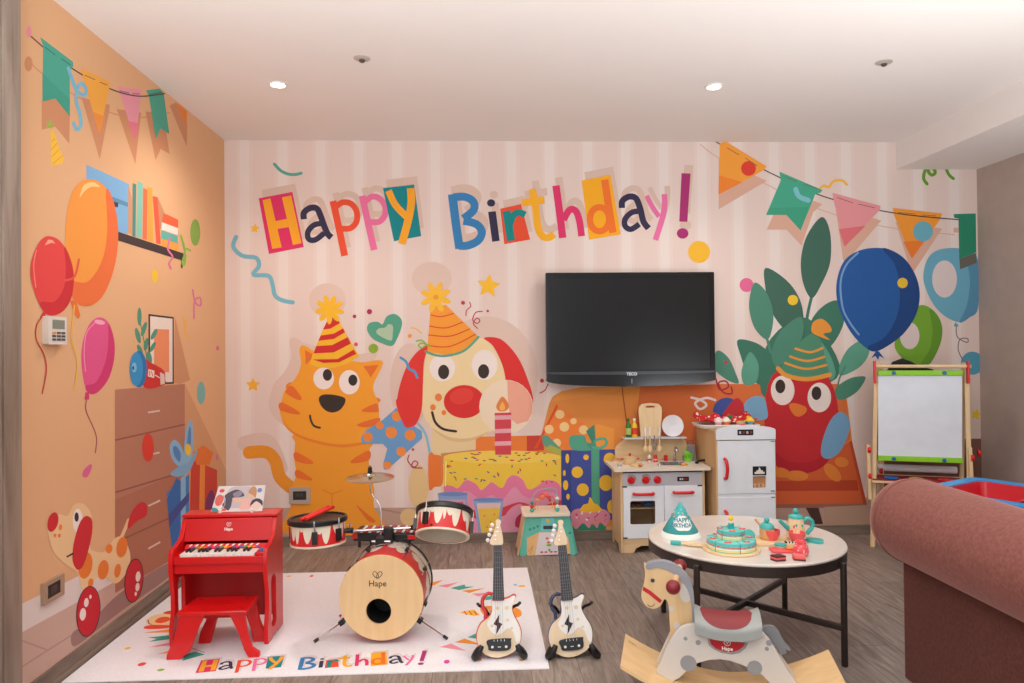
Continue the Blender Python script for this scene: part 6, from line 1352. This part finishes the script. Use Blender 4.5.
q = MB(); q.cyl((hn[0], -.12, hn[1]), (hf[0], .13, hf[1]), .012, PLY, 18); q.build('hand_bar', RH)
for x, y, z in ((hn[0], -.115, hn[1]), (hf[0], .125, hf[1])): MB().ball((x, y, z), .0245, MAR, 28).build('hand_knob', RH)
# saddle
x0, x1 = hp([(322,500)], HN, (600,480,3.363))[0][0]-.004, hp([(540,500)], HN, (600,480,3.363))[0][0]+.002
n_, m_ = 32, 20
def sadz(t): return .284+.022*abs(2*t-1)**2.4
def sad(off, a0, a1, t0, t1, n=n_, m=m_):
    G = []
    for i in range(n+1):
        t = t0+(t1-t0)*i/n; row = []
        for j in range(m+1):
            a_ = a0+(a1-a0)*j/m; up__ = sin(a_) > 0; yy = -(.082+off)*(cos(a_) if up__ else (1 if cos(a_) > 0 else -1)); zz_ = (.030+off)*sin(a_) if up__ else (.036)*sin(a_)
            row.append(V((x0+(x1-x0)*t, .003+yy, sadz(t)+zz_)))
        G.append(row)
    return G
q = MB(); G = sad(0, -1.0, pi+1.0, 0, 1); q.grid([r[::-1] for r in G], mat((160,163,160), .5))
# closed ends
G0 = G[0]; G1 = G[-1]; q.addm(G0+[], [([tuple(range(len(G0)))], mat((160,163,160), .5))]); q.addm(G1+[], [([tuple(range(len(G1)))[::-1]], mat((160,163,160), .5))])
sdl = q.build('saddle', RH, bevel=.006)
q = MB(); cu = []
for i in range(25):
    t = .09+.80*i/24; w_ = (1-abs(2*(i/24)-1)**2.6)**.5; row = []
    for j in range(17):
        a_ = pi/2-(pi/2-.30)*w_*(1-2*j/16)*1.0; a_ = pi/2+(1.28*w_)*(2*j/16-1); bulge = .004*(1-abs(2*j/16-1)**4)*w_+.0008
        row.append(V((x0+(x1-x0)*t, .003-(.082+bulge)*cos(a_), sadz(t)+(.030+bulge)*sin(a_))))
    cu.append(row[::-1])
q.grid(cu, mat((136,44,50), .55)); q.build('seat_cushion', sdl)
# tail
tl = sm(hp([(488,225),(520,214),(560,216),(590,240),(610,280),(640,325),(664,352),(655,362),(630,350),(640,372),(600,380),(570,330),(530,275),(492,250)], HM, hc2), 4); MB().prism(tl, lambda u, v, w: (u, -.009+w, v), .018, mat((128,130,134), .5)).build('tail', RH, bevel=.003)
for s_, (xx, zz_) in enumerate((hp([(250,470)], HM, hc1)[0], hp([(560,340)], HM, hc2)[0])): MB().box((xx-.010, HN+.017-HM, zz_-.05), (xx+.008, HF-.017-HM, zz_-.005), HW).build('cross_rail', RH, bevel=.002)
# bent plywood rocker
YN_, YF_ = HM-.14, HM+.14
lB, lF, rB, rF = hp([(628.5,633.5)], YF_)[0], hp([(617,665)], YN_)[0], hp([(830,648.5)], YF_)[0], hp([(843.6,683)], YN_+.02)[0]
print('rocker tips', lB, lF, rB, rF, 'leg', hp([(656,672),(671,681)], HN))
uL, uR = (lB[0]+lF[0])/2, (rB[0]+rF[0])/2; cxr = (uL+uR)/2; Lr = (uR-uL)/2
ztl = (lB[1]+lF[1])/2; ztr = (rB[1]+rF[1])/2
q = MB(); prof = []
def zr(t): return .058+((ztl if t < 0 else ztr)-.058)*abs(t)**1.8
N_ = 40
up_ = [(cxr+Lr*(2*k/N_-1), zr(2*k/N_-1)) for k in range(N_+1)]; lo_ = [(u, max(v-.012, .0006)) for u, v in up_][::-1]
q.prism(up_+lo_, lambda u, v, w: (u, YN_-HM+w, v), YF_-YN_, PLY); rk = q.build('rocker_board', RH, bevel=.004)
for y_ in (YN_-HM+.03, YF_-HM-.055):
    arc = [(cxr+Lr*(1.5*k/20-.75), zr(1.5*k/20-.75)-.0115) for k in range(21)]; low_ = [(u, .0006+.085*abs((u-cxr)/(Lr*.75))**2.2) for u, v in arc][::-1]
    MB().prism(arc+[(u, min(v, zr((u-cxr)/Lr)-.013)) for u, v in low_], lambda u, v, w: (u, y_+w, v), .025, PLY).build('rocker_runner', RH, bevel=.002)
q = MB(); lgp = (cxr-Lr*.93, zr(-.93)); text_mesh('Hape', .014, mat((150,120,90), .5), q, lambda u, v, w: (cxr-Lr*.92+u, YF_-HM-.05+v, zr(-(.92-u/Lr))+.0008), bold=.0003); q.build('logo', rk)

# ================================================================ sofa
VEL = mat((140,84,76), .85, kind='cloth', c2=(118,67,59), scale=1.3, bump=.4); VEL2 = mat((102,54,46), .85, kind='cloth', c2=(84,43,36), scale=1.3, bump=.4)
SX, SY = 1.525, 2.60
So = thing('sofa', 'dusty pink velour sofa with rolled arm in right foreground', 'sofa', (SX, SY, 0))
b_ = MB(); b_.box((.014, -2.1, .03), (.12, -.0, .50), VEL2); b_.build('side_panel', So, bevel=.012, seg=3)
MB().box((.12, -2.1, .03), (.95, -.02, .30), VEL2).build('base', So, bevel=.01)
MB().box((.13, -2.0, .30), (.95, -.04, .44), VEL).build('seat_cushion', So, bevel=.04, seg=4)
r_ = .152; zc2 = .616; pr2 = []; pr2 = [(0,.035),(.04,.034),(.09,.026),(.125,.012),(.143,-.006),(r_-.003,-.030),(r_,-.06),(r_,-2.15),(0,-2.15)]
ax = .035
q = MB(); q.lathe([(a_, -z_) for a_, z_ in pr2[::1]], VEL, 48, (ax, 0, zc2), RX(pi/2), cap=False); arm_ = q.build('rolled_arm', So, ang=60)
MB().torus((ax, -.055, zc2), r_, .0032, mat((130,78,70), .8), RX(pi/2), 64, 8).build('piping', arm_)
MB().box((.80, -2.1, .30), (1.0, -.02, .62), VEL).build('backrest', So, bevel=.05, seg=4)
for x, y in ((.05,-.08),(.90,-.08),(.05,-2.0),(.90,-2.0)): MB().lathe([(.018,0),(.022,.03),(0,.03)], DK, 16, (x, y, 0)).build('foot', So)

# ================================================================ play table behind the sofa
PZ = .625; cA = onZ(974, 477.5, PZ); cB = onZ(930, 486.5, PZ); d_ = (cB-cA).normalized(); n2 = V((-d_.y, d_.x, 0)); n2 = n2 if n2.x > 0 else -n2
n2 = V((d_.y*-1, d_.x, 0)); 
if n2.y > 0: n2 = -n2
Lw = .50; Ld = .56; ang_ = math.atan2(d_.y, d_.x)
Pt = thing('sand_water_table', 'blue plastic play table with red tray behind the pink sofa arm', 'play table', (cA.x, cA.y, 0), ang_)
sgn = 1 if MX.Rotation(-ang_, 3, 'Z') @ n2 != None and (MX.Rotation(-ang_, 3, 'Z') @ n2).y > 0 else -1
BLU = mat((30,140,210), .35); RDP = mat((196,26,40), .3)
def lo2(u, v, z): return (u, v*sgn, z)
oo = rrect(-.02, -.02, Lw, Ld, .05, 6); ii = rrect(.045, .045, Lw-.065, Ld-.065, .03, 6)
MB().prism(oo, lambda u, v, w: lo2(u, v, PZ-.035+w), .035, BLU, holes=[ii[::-1]]).build('rim', Pt, bevel=.010, seg=3)
q = MB(); q.prism(rrect(.03, .03, Lw-.05, Ld-.05, .03), lambda u, v, w: lo2(u, v, PZ-.12+w), .012, BLU); q.build('basin', Pt)
i1 = rrect(.052, .052, Lw-.072, Ld*.62, .03, 6); i2 = rrect(.075, .075, Lw-.095, Ld*.62-.02, .02, 6)
q = MB(); q.grid([[V(lo2(a_[0], a_[1], PZ-.004)), V(lo2(b_[0], b_[1], PZ-.005)), V(lo2(c_[0], c_[1], PZ-.10)), V(lo2(Lw*.45, Ld*.32, PZ-.10))] for a_, b_, c_ in zip(rrect(.040,.040,Lw-.060,Ld*.62+.012,.035,6), i1, i2)], RDP, closed_u=True); q.build('red_tray', Pt, solid=.003)
for u, v in ((.05,.05),(Lw-.08,.05),(.05,Ld-.1),(Lw-.08,Ld-.1)): MB().cyl(lo2(u, v, 0), lo2(u, v, PZ-.04), .024, BLU, 20).build('leg', Pt)

# ================================================================ easel
EY = 4.40; PINE = mat((232,204,160), .5, kind='woodz', c2=(222,190,144)); PINEX = mat((232,204,160), .5, kind='woodx', c2=(222,190,144)); LIME = mat((142,210,20), .4); BLD = mat((20,110,200), .35)
EO = onZ(872.8, 547, 0); EYAW = rad(-20); ER = MX.Rotation(EYAW, 3, 'Z')
Ea = thing('easel', 'wooden drawing easel with whiteboard and lime green rails by right wall', 'easel', EO, EYAW)
def ep(px, py, dy=0): return ER.inverted() @ (onP(px, py, EO+ER @ V((0, dy, 0)), ER @ V((0, 1, 0)))-EO)
Lb, Lt = ep(872.8, 547), ep(877, 363, .10); Rb_ = ep(971, 543); Rt = ep(966.5, 363, .10)
def bar(a, b, w, d, m, nm, par=None, bevel=.002):
    a, b = V(a), V(b); L_ = (b-a); q = MB(); R = L_.to_track_quat('Z', 'Y').to_matrix(); 
    q.cbox((a+b)/2, (w, d, L_.length), m, R); return q.build(nm, par or Ea, bevel=bevel)
for b_, t_ in ((Lb, Lt), (Rb_, Rt)):
    bar(V((b_.x, 0, .0)), V((t_.x, .10, t_.z)), .026, .018, PINE, 'front_leg'); 
lx, rx_ = Lb.x, Rb_.x
for x in (Lt.x+.03, Rt.x-.01): bar((x, .25, .0), (x, .125, Lt.z), .024, .018, PINE, 'rear_leg')
# lower uprights holding the tray
zt2 = ep(873, 445, .03).z; 
for x in (lx-.012, rx_+.012): bar((x, .012, ep(873,500).z), (x, .045, zt2), .020, .034, PINE, 'side_post')
for px, py, dy in ((870.5,450,.03),(871,476,.02),(971,458,.02),(977.5,453,.10),(882.5,470.5,.15)):
    p = ep(px, py, dy); q = MB(); q.lathe([(.020,0),(.020,.012),(.014,.018),(0,.018)], mat((220,30,34), .35), 22, p, RY(-pi/2 if px < 900 else pi/2) @ RZ(0)); q.build('red_knob', Ea)
# top roller and brackets
ra, rb = ep(874, 366.3, .06), ep(971, 366.3, .06); MB().cyl(ra, rb, .0105, PINEX, 18).build('paper_rod', Ea)
for px, w_ in ((874.5, .024), (967.8, .030)): 
    a_, b_ = ep(px, 361, .055), ep(px+.5, 383.5, .055); bar(a_, b_, w_, .014, mat((214,30,36), .35), 'red_bracket')
# board
c4 = [ep(878,371.5,.085), ep(961.8,371.5,.085), ep(961.8,464,.03), ep(878,457.5,.03)]
c4[2].z = c4[3].z = (c4[2].z+c4[3].z)/2; c4[0].z = c4[1].z = (c4[0].z+c4[1].z)/2
def brd(u, v, w): a_ = c4[3].lerp(c4[2], u); b_ = c4[0].lerp(c4[1], u); return a_.lerp(b_, v)+V((0, -w, w*.1))
MB().prism([(0,0),(1,0),(1,1),(0,1)], lambda u, v, w: brd(u, v, w*.008), 1, mat((226,233,245), .25)).build('whiteboard', Ea)
for v0, v1 in ((.955, 1.01), (-.012, .045)):
    o = MB().prism([(-.004,v0),(1.004,v0),(1.004,v1),(-.004,v1)], lambda u, v, w: brd(u, v, .008+w*.012), 1, LIME).build('green_rail', Ea, bevel=.002)
    for u in (.185, .785): q = MB(); q.lathe([(.011,0),(.011,.010),(.006,.014),(0,.014)], BLD, 18, brd(u, (v0+v1)/2, .020), RX(pi/2)); q.build('blue_knob', o)
q = MB(); q.prism([(0,0),(1,0),(1,1),(0,1)], lambda u, v, w: brd(u, v, -.012+w*.008), 1, mat((40,38,38), .6)); q.build('chalkboard', Ea)
# tray with cups, paper roll
ty0 = ep(873, 480).z
bar((lx-.006, -.03, ty0-.004), (rx_+.006, -.03, ty0-.004), .026, .012, PINEX, 'tray_rail'); bar((lx, .20, ty0), (rx_, .20, ty0), .022, .012, PINEX, 'tray_rail')
MB().box((lx+.01, -.025, ty0-.004), (rx_-.01, .19, ty0+.004), mat((150,36,44), .5)).build('tray_board', Ea)
MB().cyl((lx+.03, .16, ty0+.055), (rx_-.03, .16, ty0+.055), .022, mat((230,228,232), .7), 24).build('paper_roll', Ea)
for px, c3, nm in ((891.5, BLD, 'b'), (917, mat((244,200,30), .4), 'y'), (946, mat((222,40,40), .4), 'r')):
    p = ep(px, 477.5, .04); q = MB(); q.lathe([(.030,-.012),(.040,.004),(.042,.007),(.038,.010),(.026,.004),(.0,.004)], c3, 30, (p.x, .05, ty0+.004), cap=False); q.build('paint_pot', Ea)
# ================================================================ light
w = bpy.data.worlds.new('world'); S.world = w; w.use_nodes = True
bg = w.node_tree.nodes['Background']; bg.inputs[0].default_value = (.93, .95, 1, 1); bg.inputs[1].default_value = .5
def area(name, loc, look, size, power, col, sy=None, spread=pi):
    l = bpy.data.lights.new(name, 'AREA'); l.energy = power; l.color = col; l.size = size; l.spread = spread
    if sy: l.shape = 'RECTANGLE'; l.size_y = sy
    o = bpy.data.objects.new(name, l); COL.objects.link(o); o.location = loc
    o.rotation_euler = (V(look)-V(loc)).to_track_quat('-Z', 'Y').to_euler(); return o
def spot(name, loc, power, col, size=1.9, r=.035):
    l = bpy.data.lights.new(name, 'SPOT'); l.energy = power; l.color = col; l.spot_size = size; l.spot_blend = .8; l.shadow_soft_size = r
    o = bpy.data.objects.new(name, l); COL.objects.link(o); o.location = loc; return o
WARM = (1, .90, .80)
for px, py in ((278,84),(714,86)):
    p = ceil_at(px, py); spot('downlight', (p.x, p.y, HC-.02), 34, (1,.92,.84), 2.6)
for x, y in ((-.7,1.5),(1.4,1.5),(-.7,-.3),(1.4,-.3)): spot('downlight', (x, y, HC-.02), 9, WARM, 2.6)
area('daylight_fill', (-.6,-1.5,1.4), (.3,3,1.2), 3.2, 28, (.93,.98,1), 1.8)  # broad soft fill added from behind the camera, no window built
area('ceiling_bounce_fill', (-.7,.45,1.2), (-.7,.451,2.6), .9, 120, (.92,.98,1), .9)  # unseen fill added to bounce light off the ceiling at left
area('ceiling_bounce_fill', (2.1,1.5,.75), (2.1,1.501,2.6), .8, 62, (.92,.98,1), .8)  # second added bounce, brightens ceiling and beam on the right
S.view_settings.view_transform = 'Standard'; S.view_settings.look = 'None'; S.view_settings.gamma = 1; S.view_settings.use_curve_mapping = False
S.view_settings.exposure = 0.17
